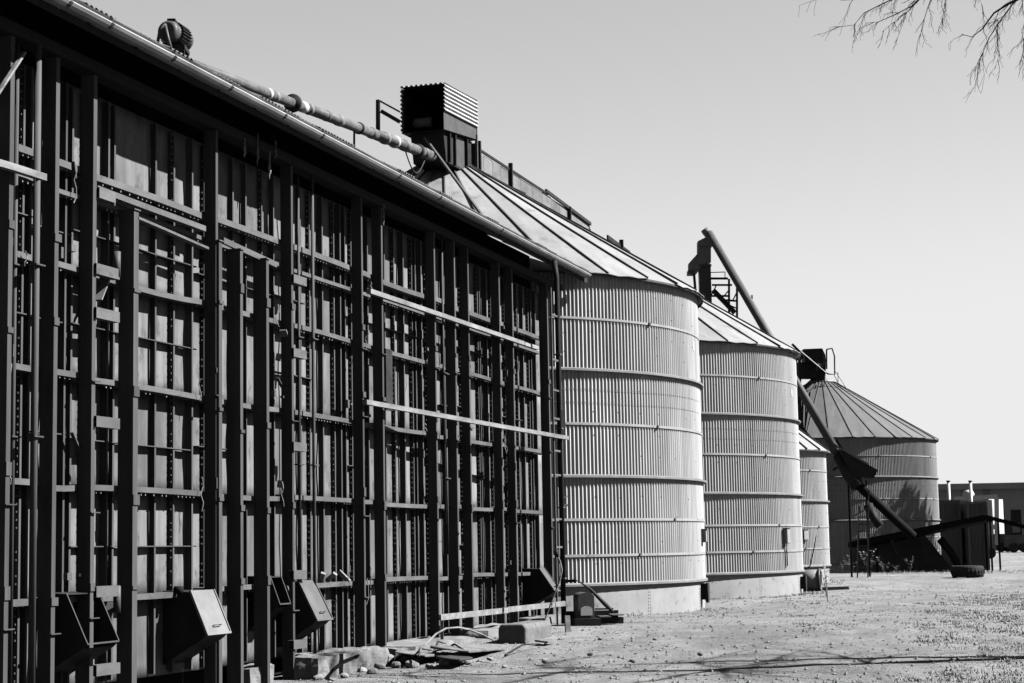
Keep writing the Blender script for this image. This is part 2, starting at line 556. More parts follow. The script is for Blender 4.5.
# wall plates between the bolted seams, one per storey of girts
zlev = [-.02, 1.10, 2.52, 3.94, 5.34, 6.5, 7.9]
for i in range(len(seams) - 1):
    for j in range(len(zlev) - 1):
        x0, x1, z0, z1 = seams[i] + .004, seams[i + 1] - .004, zlev[j] + .004, zlev[j + 1] - .004
        n = max(3, int((x1 - x0) / .25))
        mseed = Vector((i * 7.3, j * 3.1, 0))
        vs, fs = [], []
        for u in range(n + 1):
            for w in range(7):
                X = x0 + (x1 - x0) * u / n
                Z = z0 + (z1 - z0) * w / 6
                e = math.sin(math.pi * u / n) * math.sin(math.pi * w / 6)
                dy = .035 * e * mnoise.noise(Vector((X * 1.1, Z * 1.1, 0)) + mseed) + .012 * e
                vs.append((X, dy, Z))
        for u in range(n):
            for w in range(6):
                b = u * 7 + w
                fs.append((b, b + 7, b + 8, b + 1))
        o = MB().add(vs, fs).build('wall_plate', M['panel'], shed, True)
        sm = o.modifiers.new('thickness', 'SOLIDIFY'); sm.thickness = .012; sm.offset = -1
# added light blocker: keeps the shed dark behind the plates, narrows the eave slit
MB().box(A0, 39.5, .25, .3, -.3, 8.95).box(39.5, A1 - .05, .25, .3, -.3, 8.84).build('light_blocker', M['black'], shed)
# top plate, fascia and eave
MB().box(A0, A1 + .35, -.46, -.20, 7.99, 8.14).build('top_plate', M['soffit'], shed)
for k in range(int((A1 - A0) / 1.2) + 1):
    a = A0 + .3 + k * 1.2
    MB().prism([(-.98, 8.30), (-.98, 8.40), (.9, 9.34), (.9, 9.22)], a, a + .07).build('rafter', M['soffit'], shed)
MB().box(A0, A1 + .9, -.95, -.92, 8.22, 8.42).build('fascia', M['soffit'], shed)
# gutter: half-round lengths with joint straps
GY = -1.03
go = [(-1.118, 8.445), (-1.105, 8.452), (-1.094, 8.438), (-1.088, 8.418), (-1.128, 8.392), (-1.130, 8.380), (-1.105, 8.345), (-1.06, 8.318), (-.955, 8.312), (-.955, 8.43)]
prof = go + [(-.963, 8.43), (-.963, 8.322), (-1.055, 8.328), (-1.098, 8.352), (-1.120, 8.382), (-1.08, 8.418), (-1.09, 8.44)]
joints = [A0]
for x, y in ((66, 14), (108, 22), (170.8, 57), (228, 87), (282, 116), (320, 137), (397, 176), (438, 197), (500, 228)):
    joints.append(ax(x, y, 1.05))
joints.append(43.55)
for i in range(len(joints) - 1):
    o = MB().prism(prof, joints[i] + .004, joints[i + 1] - .004).build('gutter_length', M['gutter'], shed)
    if i:
        t = [(y_ - .006, z_ - .004) for y_, z_ in go[1:8]]
        t2 = [(y_ - .001, z_ - .001) for y_, z_ in go[1:8]]
        MB().prism(t + t2[::-1], joints[i] - .03, joints[i] + .03).build('gutter_strap', M['midsteel'], shed)
# corrugated roof, both slopes
RIDGE_Y, SL = 4.15, .46
def corrugated_slope(x0, x1, y0, z0, y1, z1, pitch=.12, amp=.016):
    vs, fs = [], []
    n = int((x1 - x0) / pitch * 6)
    for k in range(n + 1):
        x = x0 + (x1 - x0) * k / n
        dz = amp * math.sin(2 * math.pi * (x - x0) / pitch)
        vs += [(x, y0, z0 + dz), (x, y1, z1 + dz)]
    fs = [(2 * k, 2 * k + 2, 2 * k + 3, 2 * k + 1) for k in range(n)]
    return MB().add(vs, fs)
ex = A0
while ex < 43.4:
    e2 = min(ex + .72, 43.45)
    lift = random.uniform(-.008, .012)
    zr = 8.455 + (RIDGE_Y + 1.10) * SL
    o = corrugated_slope(ex, e2 + .05, -1.10 + random.uniform(-.03, .03), 8.455 + lift, RIDGE_Y, zr + lift).build('roof_sheet', M['roof_dark'], shed)
    corr = corrugated_slope(ex, e2 + .05, RIDGE_Y, zr + lift, 2 * RIDGE_Y + 1.1, 8.455 + lift).build('roof_sheet', M['roof_dark'], shed)
    ex = e2
MB().box(A0, A1, 2 * RIDGE_Y, 2 * RIDGE_Y + .1, -.3, 8.3).build('back_wall', M['panel'], shed)
# sloping brace at the near end and loose ends of wire under the eave
p0, p1 = on_wall(-4, 96, .47), on_wall(22, 61, .47)
MB().bar((p0[0], -.47, p0[1]), (p1[0] + .05, -.47, p1[1] + .12), .03, .05, (0, 1, 0)).build('brace', M['rail'], shed)
for x, y, l in ((269, 165, .45), (275, 150, .3), (383, 215, .4), (257, 150, .5), (244, 148, .3)):
    a, z = on_wall(x, y, .46)
    pts = [(a + .012 * math.sin(k * 1.7 + x), -.47 - .01 * math.sin(k * 2.3), z + l * (.5 - k / 8)) for k in range(9)]
    MB().tube(pts, [.014, .012, .016, .012, .02, .024, .02, .015, .006], 6).build('hanging_rag', M['rail'], shed)
# horizontal timber rails fixed to the posts
def rail(x0, y0, x1, y1, q, h, d, qe=None, m=None):
    qe = qe or q
    q_s = q
    a0, z0 = on_wall(x0, y0, q); a1, z1 = on_wall(x1, y1, qe)
    n = 8
    vs, fs = [], []
    for k in range(n + 1):
        t = k / n
        q = q_s + (qe - q_s) * t
        a, z = a0 + (a1 - a0) * t, z0 + (z1 - z0) * t + .004 * math.sin(t * 4 + x0)
        vs += [(a, -q + d, z - h / 2), (a, -q, z - h / 2), (a, -q, z + h / 2), (a, -q + d, z + h / 2)]
    for k in range(n):
        b = k * 4
        for e in range(4):
            fs.append((b + e, b + (e + 1) % 4, b + 4 + (e + 1) % 4, b + 4 + e))
    fs += [(0, 3, 2, 1), (n * 4, n * 4 + 1, n * 4 + 2, n * 4 + 3)]
    o = MB().add(vs, fs).build('timber_rail', m or M['rail'], shed)
    return o
rail(371, 291, 539, 348, .53, .085, .09)
rail(367, 402, 569, 438, .53, .085, .09, 1.24)
rail(-6, 161, 47, 177, .56, .085, .09)
rail(98, 188, 206, 229, .36, .08, .10, None, M['girt'])
rail(139, 218, 209, 248, .47, .035, .10, None, M['girt'])
rail(224, 240, 277, 265, .36, .09, .05, None, M['girt'])
# short square brackets sticking out of the posts
for x, y, l in ((94, 268, .42), (94, 312, .42), (94, 421, .42), (94, 592, .42), (94, 671, .42), (292, 352, .36), (292, 446, .36), (292, 575, .36), (292, 278, .36), (292, 645, .36), (97, 192, .30)):
    a, z = on_wall(x, y, .44)
    l *= 1.5
    mb = MB()
    s = .07
    mb.box(a + .03, a + l, -.46, -.45, z - s, z + s).box(a + .03, a + l, -.36, -.35, z - s, z + s)
    mb.box(a + .03, a + l, -.45, -.36, z - s, z - s + .01).box(a + .03, a + l, -.45, -.36, z + s - .01, z + s)
    mb.build('bracket_arm', M['girt'], shed)
for x, y in ((117, 262), (117, 597)):
    a, z = on_wall(x, y, .42)
    MB().tube([(a, -.42, z - .2), (a, -.42, z + .14)], .05, 12).build('pipe_stub', M['lid_grey'], shed, True)
# diagonal braces behind the posts
for x0, y0, x1, y1 in ((98, 300, 108, 275), (283, 330, 290, 352), (284, 585, 291, 606), (100, 640, 112, 602)):
    a0, z0 = on_wall(x0, y0, .3); a1, z1 = on_wall(x1, y1, .3)
    MB().bar((a0, -.3, z0), (a1, -.3, z1), .02, .12, (0, 1, 0)).build('gusset', M['chute'], shed)
# square plank held between two posts
a, z = on_wall(388.5, 387, .40)
MB().box(a - .16, a + .16, -.42, -.37, 4.25, 5.38).build('hatch_board', M['dark'], shed)
# a round socket on the low girt beside the middle chute
a, z = on_wall(180, 590, .3)
MB().tube([(a, -.22, z), (a, -.33, z)], .055, 14).build('socket', M['black'], shed, True)
rc = random.Random(31)
for k in range(70):
    a = rc.choice(tall_a) + rc.choice((-1, 1)) * rc.uniform(.05, .5)
    if a < 18.5 or a > 41.5: continue
    z = rc.choice((1.2, 2.62, 4.03, 5.43, 6.45)) + rc.uniform(-.03, .25)
    kind = rc.random()
    if kind < .4:
        MB().box(a, a + rc.uniform(.04, .14), -.30, -.24, z, z + rc.uniform(.03, .16)).build('clamp', M['girt'], shed)
    elif kind < .92:
        l = rc.uniform(.15, .5)
        pts = [(a + rc.uniform(-.05, .05), -.26 - rc.uniform(0, .05), z - l * j / 4) for j in range(5)]
        MB().tube(pts, .008, 5).build('loose_wire', M['rail'], shed)
    else:
        MB().bar((a, -.25, z), (a + rc.uniform(-.35, .35), -.24, z + rc.uniform(.2, .5)), .018, .05, (0, 1, 0)).build('tie_bar', M['rib'], shed)
# discharge chutes
def chute(x, y, w, run, drop, opened, q_top=.42, lid_m='chute'):
    a, z = on_wall(x, y, q_top)
    mb = MB()
    a0, a1 = a, a + w
    zt = z
    q1, zb = q_top + run, zt - drop
    P = [(0, zt + .02), (-q_top, zt), (-q1, zb), (-q1 + .07, zb - .07), (0, zb - .42)]
    ch = None
    if not opened:
        mb.prism(P, a0 + .015, a1 - .015)
        ch = mb.build('discharge_chute', M['dark'], shed)
        vec = Vector((0, -run, -drop)).normalized()
        nrm = Vector((0, -drop, run)).normalized()
        p0 = Vector((0, -q_top, zt)) - vec * .01 + nrm * .014
        p1 = Vector((0, -q1, zb)) + vec * .01 + nrm * .014
        lid = MB().bar(p0 + Vector(((a0 + a1) / 2, 0, 0)), p1 + Vector(((a0 + a1) / 2, 0, 0)), w + .02, .022, nrm)
        tag(lid.build('chute_lid', M[lid_m], ch), 'pale sloping sheet metal lid')
        fl = MB()
        for aa in (a0 - .005, a1 + .005):
            fl.bar(p0 + Vector((aa, 0, 0)) + nrm * .012, p1 + Vector((aa, 0, 0)) + nrm * .012, .02, .03, nrm)
        fl.bar(p1 + Vector((a0 - .01, 0, 0)) + nrm * .01, p1 + Vector((a1 + .01, 0, 0)) + nrm * .01, .03, .03, nrm)
        fl.build('lid_flange', M[lid_m], ch)
        hc = p0.lerp(p1, .82) + nrm * .05
        MB().tube([hc + Vector((a0 + w * .35, 0, 0)) - nrm * .04, hc + Vector((a0 + w * .35, 0, 0)), hc + Vector((a0 + w * .65, 0, 0)), hc + Vector((a0 + w * .65, 0, 0)) - nrm * .04], .008, 6).build('lid_handle', M['midsteel'], ch)
    else:
        t = .012
        mb.prism(P, a0, a0 + t).prism(P, a1 - t, a1)
        mb.prism([(-q1 + .07, zb - .07), (-q1 + .065, zb - .055), (0, zb - .40), (0, zb - .42)], a0 + t, a1 - t)
        mb.prism([(0, zt + .02), (0, zt + .006), (-q_top + .0, zt - .012), (-q_top, zt)], a0 + t, a1 - t)
        ch = mb.build('discharge_chute', M['dark'], shed)
        rim = MB()
        for aa in (a0 + .002, a1 - .002):
            rim.bar((aa, -q_top - .004, zt + .004), (aa, -q1 - .004, zb + .004), .02, .012)
        rim.bar((a0, -q1 - .004, zb), (a1, -q1 - .004, zb), .012, .02)
        rim.build('chute_rim', M['rib'], ch)
    return ch
chute(66, 594, .78, .30, .62, True, .40)
chute(189, 592, .72, .26, .60, False, .42)
chute(270, 577, .40, .16, .42, True, .40)
chute(297, 582, .62, .32, .62, False, .36, 'lid_grey')
chute(538, 569, .45, .36, .52, False, .40, 'lid_grey')
# things lying on the low girt
for x, y, rz in ((322, 579, .5), (331, 577, .9), (344, 578, 2.4)):
    a, z = on_wall(x, y, .14)
    mb = MB().box(-.13, .13, -.04, .04, -.02, .02)
    o = mb.build('broken_brick', M['stone'])
    o.matrix_world = Matrix.Translation(shed.location) @ Matrix.Rotation(math.pi / 2 - PHI, 4, 'Z') @ Matrix.Translation((a, -.14, 1.10 + .075 + .075)) @ Matrix.Rotation(.6 + rz * .3, 4, 'Y') @ Matrix.Rotation(rz, 4, 'Z')
    tag(o, {322: 'pale offcut leaning on the low girt, left of three', 331: 'pale offcut leaning on the low girt, middle of three', 344: 'pale offcut leaning on the low girt, right of three'}[x], 'offcut', 'offcuts on the low girt')

# ================================================================== silos
SR, SE = 6.88, 7.07                      # wall and eave radius
Z_BASE, Z_H3, Z_H2, Z_H1, Z_EAVE, Z_TOP = -.3, .79, 3.385, 5.967, 8.37, 12.3
def corrugated_sheet(r, z0, z1, count, per=7, amp=.019, samples=8):
    # one lapped sheet of the ring, curved, with vertical corrugations; slight dents
    vs, fs = [], []
    N = per * samples + 4
    rows = 3
    for k in range(N + 1):
        t = 2 * math.pi * (k / (per * samples) - .5) / count
        lap = .004 * (k / N)
        rr = r + amp * math.cos(2 * math.pi * k / samples) + lap
        for j in range(rows):
            z = z0 + (z1 - z0) * j / (rows - 1)
            d = .006 * mnoise.noise(Vector((t * 9, z * 1.3, z0))) if j == 1 else 0
            vs.append(((rr + d) * math.cos(t), (rr + d) * math.sin(t), z))
    for k in range(N):
        for j in range(rows - 1):
            b_ = k * rows + j
            fs.append((b_, b_ + rows, b_ + rows + 1, b_ + 1))
    return MB().add(vs, fs)
def ring(r0, r1, z0, z1, n=128):
    return MB().lathe([(r0, z0), (r1, z0), (r1, z1), (r0, z1)], n, True)
def flashing(r, z, out=.11, n=128):
    # drip flashing: upper sheet turned out over the ring below
    return MB().lathe([(r - .01, z + .075), (r + .04, z + .07), (r + out, z + .045), (r + out, z - .005), (r + out - .012, z - .005), (r + .01, z + .03)], n, True)
NR = 32
def make_silo(label, r, eave_r, z_base, levels, z_eave, z_top, thin, group, off=0.0, top_r=.75, seed=1):
    rnd = random.Random(seed)
    root = thing('grain_silo', label, 'silo', (0, 0, 0), 0, group)
    # levels: z of the drip flashings from the base up
    b = MB().lathe([(r - .02, z_base), (r - .02, levels[0] + .05)], 128).build('base_ring', M['base'], root, True)
    mb = MB()
    for k in range(14):
        t = 2 * math.pi * (k + .35) / 14
        for j in range(9):
            z = .06 + j * (levels[0] - .1) / 9
            for dt in (-.005, .005):
                c, s = math.cos(t + dt), math.sin(t + dt)
                mb.tube([((r - .03) * c, (r - .03) * s, z), ((r - .008) * c, (r - .008) * s, z)], .013, 6)
    tag(mb.build('rivet_rows', M['base'], b), kind='stuff')
    tops = levels[1:] + [z_eave - .02]
    for z0, z1 in zip(levels, tops):
        cnt = round(2 * math.pi * r / .772)
        me = corrugated_sheet(r, z0 + .02, z1 + .04, cnt).mesh('wall_sheet', M['galv'])
        sh0 = rnd.random()
        for k in range(cnt):
            inst('wall_sheet', me, root, rot=(0, 0, off + 2 * math.pi * (k + sh0) / cnt))
    for i, z in enumerate(levels):
        flashing(r, z, .115 if i else .075).build('drip_flashing', M['band'], root)
    for z, h, d in thin:
        ring(r + .012, r + .012 + d, z - h / 2, z + h / 2).build('hoop_band' if h > .03 else 'lap_line', M['base'] if h > .03 else M['midsteel'], root)
        if h > .03:
            for k in range(9):
                t = 2 * math.pi * (k + .3 + z * .37) / 9
                c, s = math.cos(t), math.sin(t)
                MB().tube([((r + .02) * c, (r + .02) * s, z), ((r + .075) * c, (r + .075) * s, z)], .04, 8).build('band_lug', M['midsteel'], root)
    # screw heads in rows down the sheets
    mb = MB()
    for k in range(56):
        t = 2 * math.pi * (k + .5) / 56 + off
        for z0, z1 in zip(levels, tops):
            for f in (.2, .4, .62, .82):
                if rnd.random() < .45: continue
                z = z0 + (z1 - z0) * f + rnd.uniform(-.03, .03)
                c, s = math.cos(t), math.sin(t)
                mb.tube([((r + .005) * c, (r + .005) * s, z), ((r + .03) * c, (r + .024) * s, z)], .014, 6)
    tag(mb.build('screw_heads', M['dark'], root), kind='stuff')
    # roof sheets and ribs
    da = 2 * math.pi / NR
    L = math.hypot(eave_r - top_r, z_top - z_eave)
    variants = []
    for v in range(4):
        mb = MB()
        n, vs, fs = 8, [], []
        for k in range(n + 1):
            t = k / n
            rr = eave_r + (.03 * rnd.uniform(-1, 1) if k == 0 else 0) + (top_r - eave_r) * t
            zz = z_eave + (z_top - z_eave) * t
            for j in range(5):
                th = (j / 4 - .5) * da * .985
                e = math.sin(math.pi * j / 4)
                dz = .02 * rnd.uniform(-1, 1) * e * (1 - t) - .018 * e * (1 - t) + (.02 * rnd.uniform(-1, 1) if k == 0 else 0)
                vs.append((rr * math.cos(th), rr * math.sin(th), zz + dz))
        for k in range(n):
            for j in range(4):
                fs.append((k * 5 + j, k * 5 + j + 1, k * 5 + 6 + j, k * 5 + 5 + j))
        vs2 = [(a, b_, c - .015) for a, b_, c in vs]
        m0 = len(vs)
        fs2 = [tuple(i + m0 for i in f[::-1]) for f in fs]
        fs3 = [(j, m0 + j, m0 + j + 1, j + 1) for j in range(4)]
        variants.append(mb.add(vs + vs2, fs + fs2 + fs3).mesh('roof_sheet', M['sheet']))
    up = Vector((z_top - z_eave, 0, eave_r - top_r)).normalized()
    rib_me = MB().bar((eave_r + .03, 0, z_eave + .0), (top_r, 0, z_top + .02), .042, .075, up, .7).mesh('roof_rib', M['roofrib'])
    for k in range(NR):
        inst('roof_sheet', variants[rnd.randrange(4)], root, rot=(0, 0, off + (k + .5) * da))
        inst('roof_rib', rib_me, root, rot=(0, 0, off + k * da))
    MB().lathe([(eave_r - .04, z_eave - .07), (eave_r - .01, z_eave - .07), (eave_r - .01, z_eave - .02), (eave_r - .04, z_eave - .02)], 128, True).build('eave_angle', M['midsteel'], root)
    MB().lathe([(0, z_top + .28), (.3, z_top + .26), (top_r, z_top + .06), (top_r + .12, z_top - .03), (top_r + .10, z_top - .05), (0, z_top - .05)], 32).build('roof_cap', M['sheet'], root, True)
    return root
THIN = [(1.51, .062, .03), (2.37, .062, .03), (4.68, .062, .03), (5.2, .014, .006), (5.52, .014, .006), (7.25, .055, .025)]
K1 = 1.022                              # the first silo is a little larger and farther
S1, S2 = Vector((-1.80 * K1, 50.44 * K1, 0)), Vector((3.20, 65.9, 0))
S3 = Vector((7.93, 77.1, 0.06))
d4 = ray(822, 384)
S4 = Vector((d4.x / d4.y * 116.8, 116.8, -.25))
GRP = 'corrugated silos in a row'
# rib phase so that a rib foot falls at the photographed place on the eave of the first silo
view1 = math.atan2(-S1.y, -S1.x)
ph1 = view1 + R(34.0)
s1 = make_silo('nearest and largest looking corrugated silo, joined to the end of the shed', SR, SE, Z_BASE, [Z_H3, Z_H2, Z_H1], Z_EAVE, Z_TOP, THIN, GRP, ph1, seed=3)
s1.location = S1 + Vector((0, 0, EYE * (1 - K1)))
s1.scale = (K1, K1, K1)
s2 = copy_tree(s1)
s2.location = S2
s2.scale = (1, 1, 1)
s2.rotation_euler = (0, 0, R(-3.2))
s2['label'] = 'tall corrugated silo directly behind the nearest one, with a wall box'
s3 = make_silo('short two ring silo half hidden behind the second silo', 5.0, 5.22, Z_BASE, [.79, 3.385], 5.45, 8.9, [(1.51, .055, .025), (2.37, .055, .025), (4.62, .05, .025)], GRP, .2, seed=8)
s3.location = S3
s4 = copy_tree(s1)
s4.location = S4
s4.scale = (1, 1, 1)
view4 = math.atan2(-S4.y, -S4.x)
s4.rotation_euler = (0, 0, view4 + R(13.9) - ph1)
for ch in s4.children:
    if ch.name.split('.')[0] == 'roof_sheet':
        ch.material_slots[0].link = 'OBJECT'
        ch.material_slots[0].material = M['sheet_old']
    if ch.name.split('.')[0] == 'wall_sheet':
        ch.material_slots[0].link = 'OBJECT'
        ch.material_slots[0].material = M['galv_old']
s4['label'] = 'farthest silo with conical roof, standing clear against the sky'

def silo_point(c, r, x, y):
    # photo pixel on a silo wall
    d = ray(x, y)
    a = d.x * d.x + d.y * d.y
    b = d.x * c.x + d.y * c.y
    k = c.x * c.x + c.y * c.y - r * r
    disc = b * b - a * k
    t = (b - math.sqrt(max(disc, 0))) / a
    p = Vector((0, 0, EYE)) + d * t
    n = Vector((p.x - c.x, p.y - c.y, 0)).normalized()
    return p, n
# meter boxes fixed to the silo walls
def wall_box(parent, c, r, x, y, w, h, d, label, pipes=False):
    p, n = silo_point(c, r, x, y)
    rz = math.atan2(n.y, n.x)
    t = thing('meter_box', label, 'electrical box', (p.x, p.y, p.z), rz, 'boxes on the silo walls')
    MB().box(.02, d, -w / 2, w / 2, -h / 2, h / 2).build('case', M['chute'], t)
    MB().box(d + .002, d + .02, -w / 2 + .02, w / 2 - .02, -h / 2 + .02, h / 2 - .03).build('door', M['base'], t)
    MB().box(.02, d + .04, -w / 2 - .02, w / 2 + .02, h / 2 + .003, h / 2 + .02).build('hood', M['midsteel'], t)
    if pipes:
        for yy in (-w * .3, w * .25):
            MB().tube([(.06, yy, -h / 2), (.06, yy, -h / 2 - .75)], .018, 8).build('conduit', M['midsteel'], t, True)
    return t
wall_box(s1, S1, SR * K1, 701.5, 536, .24, .34, .12, 'small grey box near the right edge of the nearest silo')
wall_box(s2, S2, SR, 784, 536, .26, .5, .16, 'tall grey box with conduits on the second silo', True)
wall_box(s3, S3, 5.0, 803.5, 535, .3, .4, .12, 'small dark box on the short silo')
# number plates near the eaves
for c, x, y in ((S1, 692.5, 346), (S2, 791, 393)):
    p, n = silo_point(c, SR * K1 if c is S1 else SR, x, y)
    o = MB().box(.022, .03, -.06, .06, -.12, .12).build('plate', M['white'])
    o.location = p
    o.rotation_euler = (0, 0, math.atan2(n.y, n.x))
    tag(o, 'small white plate high on the %s silo wall' % ('nearest' if c is S1 else 'second'), 'plate', 'white plates on the silos')
# dark outlet boxes on the base rings
for c, r, x, y, lab in ((S1, SR * K1, 702.5, 592, 'black outlet box low on the right edge of the nearest silo'), (S2, SR, 801.5, 583, 'dark outlet door at the foot of the second silo')):
    p, n = silo_point(c, r, x, y)
    t = thing('outlet_box', lab, 'outlet', (p.x, p.y, p.z), math.atan2(n.y, n.x), 'outlets on the silo bases')
    MB().prism([(-.14, -.2), (.14, -.2), (.14, .22), (-.14, .22)], -.02, .10).build('case', M['dark'], t)
    MB().prism([(-.17, .10), (-.15, .24), (.15, .24), (.17, .10), (.1, -.28), (-.1, -.28)], .103, .17).build('hood', M['dark'], t)

# ================================================================== gear on the roofs
# ---- drive hood on the first silo
hood = thing('drive_hood', 'corrugated iron drive hood on top of the nearest silo', 'hood', W(47.58, -16.83, 12.5), math.pi / 2 - PHI)
# local x along, y inward (-perp); convert absolute along / perp / z
def hl(a, perp, z):
    return (a - 47.58, -(perp + 16.83), z - 12.5)
def corr_sheet(a0, a1, fixed, lo, hi, horizontal, along_wave, amp=.022, pitch=.10):
    pass
HA0, HA1, HP0, HP1 = 45.85, 48.65, -17.42, -16.2
def corr_grid(f, n, m):
    vs = [f(i / n, j / m) for i in range(n + 1) for j in range(m + 1)]
    fs = [(i * (m + 1) + j, i * (m + 1) + j + 1, (i + 1) * (m + 1) + j + 1, (i + 1) * (m + 1) + j) for i in range(n) for j in range(m)]
    return MB().add(vs, fs)
PW = 9
o = corr_grid(lambda u, v: hl(HA0 + (HA1 - HA0) * v, HP0 - .02 + (HP1 - HP0 + .04) * u, 14.24 + .16 * v + .022 * math.sin(u * PW * 2 * math.pi)), 90, 1).build('roof_iron', M['galv'], hood)
o = corr_grid(lambda u, v: hl(HA0 + (HA1 - HA0) * v, HP1 + .02 + .024 * math.sin(u * 7 * 2 * math.pi), 13.47 + .78 * u + .14 * v), 70, 1).build('side_iron', M['galv'], hood)
o = corr_grid(lambda u, v: hl(HA0 + (HA1 - HA0) * v, HP0 - .02 + .024 * math.sin(u * 11 * 2 * math.pi), 12.95 + 1.3 * u + .1 * v), 110, 1).build('side_iron', M['galv'], hood)
mb = MB()
mb.add([hl(HA0 + .03, HP1 - .02, 12.97), hl(HA1, HP1 - .02, 13.27), hl(HA1, HP1 - .02, 13.62), hl(HA0 + .03, HP1 - .02, 13.5)], [(0, 1, 2, 3)])
o = mb.build('skirt_sheet', M['midsteel'], hood)
o.modifiers.new('t', 'SOLIDIFY').thickness = .01
mb = MB()
mb.add([hl(HA1, HP0, 13.1), hl(HA1, HP1, 13.27), hl(HA1, HP1, 14.40), hl(HA1, HP0, 14.40)], [(0, 1, 2, 3)])
o = mb.build('back_sheet', M['dark'], hood)
o.modifiers.new('t', 'SOLIDIFY').thickness = .01
mb = MB()
mb.add([hl(HA0 + .03, HP0, 12.95), hl(HA1, HP0, 13.2), hl(HA1, HP1 - .05, 13.24), hl(HA0 + .03, HP1 - .05, 12.95)], [(0, 1, 2, 3)])
o = mb.build('floor_plate', M['dark'], hood)
o.modifiers.new('t', 'SOLIDIFY').thickness = .012
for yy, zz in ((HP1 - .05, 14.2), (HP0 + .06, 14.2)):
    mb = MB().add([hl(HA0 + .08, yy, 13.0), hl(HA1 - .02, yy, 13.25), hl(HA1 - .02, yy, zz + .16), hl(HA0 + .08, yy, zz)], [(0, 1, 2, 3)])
    o = mb.build('shade_sheet', M['black'], hood)  # black sheets added inside, standing in for the hood's interior shade
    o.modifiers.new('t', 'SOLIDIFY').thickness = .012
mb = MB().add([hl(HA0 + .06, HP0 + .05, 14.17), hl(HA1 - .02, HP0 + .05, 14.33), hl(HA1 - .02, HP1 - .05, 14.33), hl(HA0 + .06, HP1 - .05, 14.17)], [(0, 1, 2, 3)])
o = mb.build('shade_ceiling', M['black'], hood)  # black sheet added for the shade under the hood roof
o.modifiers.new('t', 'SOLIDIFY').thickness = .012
mb = MB(); mb.tube([hl(46.1, -17.1, 13.25), hl(46.1, -16.65, 13.25)], .14, 16)
mb.tube([hl(46.1, -17.15, 13.25), hl(46.1, -17.1, 13.25)], .1, 16)
mb.build('drive_motor', M['midsteel'], hood, True)
# casing under the hood
mb = MB(); mb.add([hl(46.4, -17.3, 12.2), hl(49.0, -17.3, 12.2), hl(49.0, -16.35, 12.2), hl(46.4, -16.35, 12.2), hl(46.2, -17.3, 13.0), hl(48.6, -17.3, 13.2), hl(48.6, -16.35, 13.2), hl(46.2, -16.35, 13.0)],
                  [(0, 3, 2, 1), (4, 5, 6, 7), (0, 1, 5, 4), (1, 2, 6, 5), (2, 3, 7, 6), (3, 0, 4, 7)])
mb.build('casing', M['dark'], hood)
mb = MB(); mb.add([hl(46.9, -16.345, 12.25), hl(47.9, -16.345, 12.25), hl(47.9, -16.345, 13.1), hl(46.9, -16.345, 13.05)], [(0, 1, 2, 3)])
o = mb.build('casing_door', M['midsteel'], hood); o.modifiers.new('t', 'SOLIDIFY').thickness = .02
for a in (46.55, 47.0, 48.0, 48.6):
    MB().bar(hl(a, -16.30, 12.2), hl(a, -16.30, 13.15), .07, .06, (1, 0, 0)).build('frame_leg', M['dark'], hood)
MB().bar(hl(48.62, -16.22, 12.25), hl(48.62, -16.22, 13.4), .07, .07, (1, 0, 0)).build('corner_post', M['midsteel'], hood)
p = on_depth(425, 138, 48.9); p2 = on_depth(452, 176, 48.2)
inv = Matrix.Translation(hood.location) @ Matrix.Rotation(math.pi / 2 - PHI, 4, 'Z')
inv = inv.inverted()
MB().bar(inv @ p, inv @ on_depth(484, 218, 46.6), .06, .06).build('stay_bar', M['midsteel'], hood)
# handrail on the left of the hood
for pts in ([(378, 134), (378, 100)], [(378, 100), (400, 112)], [(381, 111), (400, 122)]):
    q = [inv @ on_depth(x, y, 47.6) for x, y in pts]
    MB().bar(q[0], q[1], .09 if pts[0][1] != 100 or pts[1][1] != 112 else .04, .09 if pts[0][1] != 100 or pts[1][1] != 112 else .04, (0, 0, 1) if pts[0][0] != pts[1][0] else (1, 0, 0)).build('guard_bar', M['dark'], hood)

# ---- long auger tube with motor along the shed ridge
aug = thing('auger_conveyor', 'long flaking auger tube with motor running along the shed ridge to the silo', 'conveyor', W(33.6, -16.9, 10.9), 0)
def loc(o, p):
    return Vector(p) - o.location
P0, P1 = on_depth(184, 62, 36.0), on_depth(432, 156, 48.6)
mid1, mid2 = P0.lerp(P1, .42), P0.lerp(P1, .72)
MB().tube([loc(aug, P0), loc(aug, mid1)], .115, 16).build('tube_length', M['tube'], aug, True)
MB().tube([loc(aug, mid1), loc(aug, mid2)], .12, 16).build('tube_length', M['tube'], aug, True)
MB().tube([loc(aug, mid2), loc(aug, P1)], .135, 16).build('tube_length', M['tube'], aug, True)
dirv = (P1 - P0).normalized()
for f, r, l, mm in ((.275, .125, .10, 'white'), (.30, .122, .14, 'chute'), (.368, .21, .09, 'dark'), (.405, .128, .22, 'white'), (.43, .13, .12, 'chute'), (.50, .128, .12, 'tube'), (.553, .132, .22, 'chute'), (.64, .15, .07, 'dark'), (.70, .14, .2, 'tube'), (.76, .16, .14, 'chute'), (.807, .165, .10, 'white'), (.86, .15, .3, 'tube'), (.925, .18, .10, 'dark'), (.96, .15, .3, 'tube')):
    c = loc(aug, P0.lerp(P1, f))
    MB().tube([c - dirv * l / 2, c + dirv * l / 2], r, 16).build('collar', M[mm], aug, True)
for f in (.12, .62):
    c = loc(aug, P0.lerp(P1, f))
    MB().bar(c - Vector((0, 0, .1)), c - Vector((.02, 0, 1.3)), .05, .05, (1, 0, 0)).build('support', M['dark'], aug)
hang = loc(aug, P0.lerp(P1, .86))
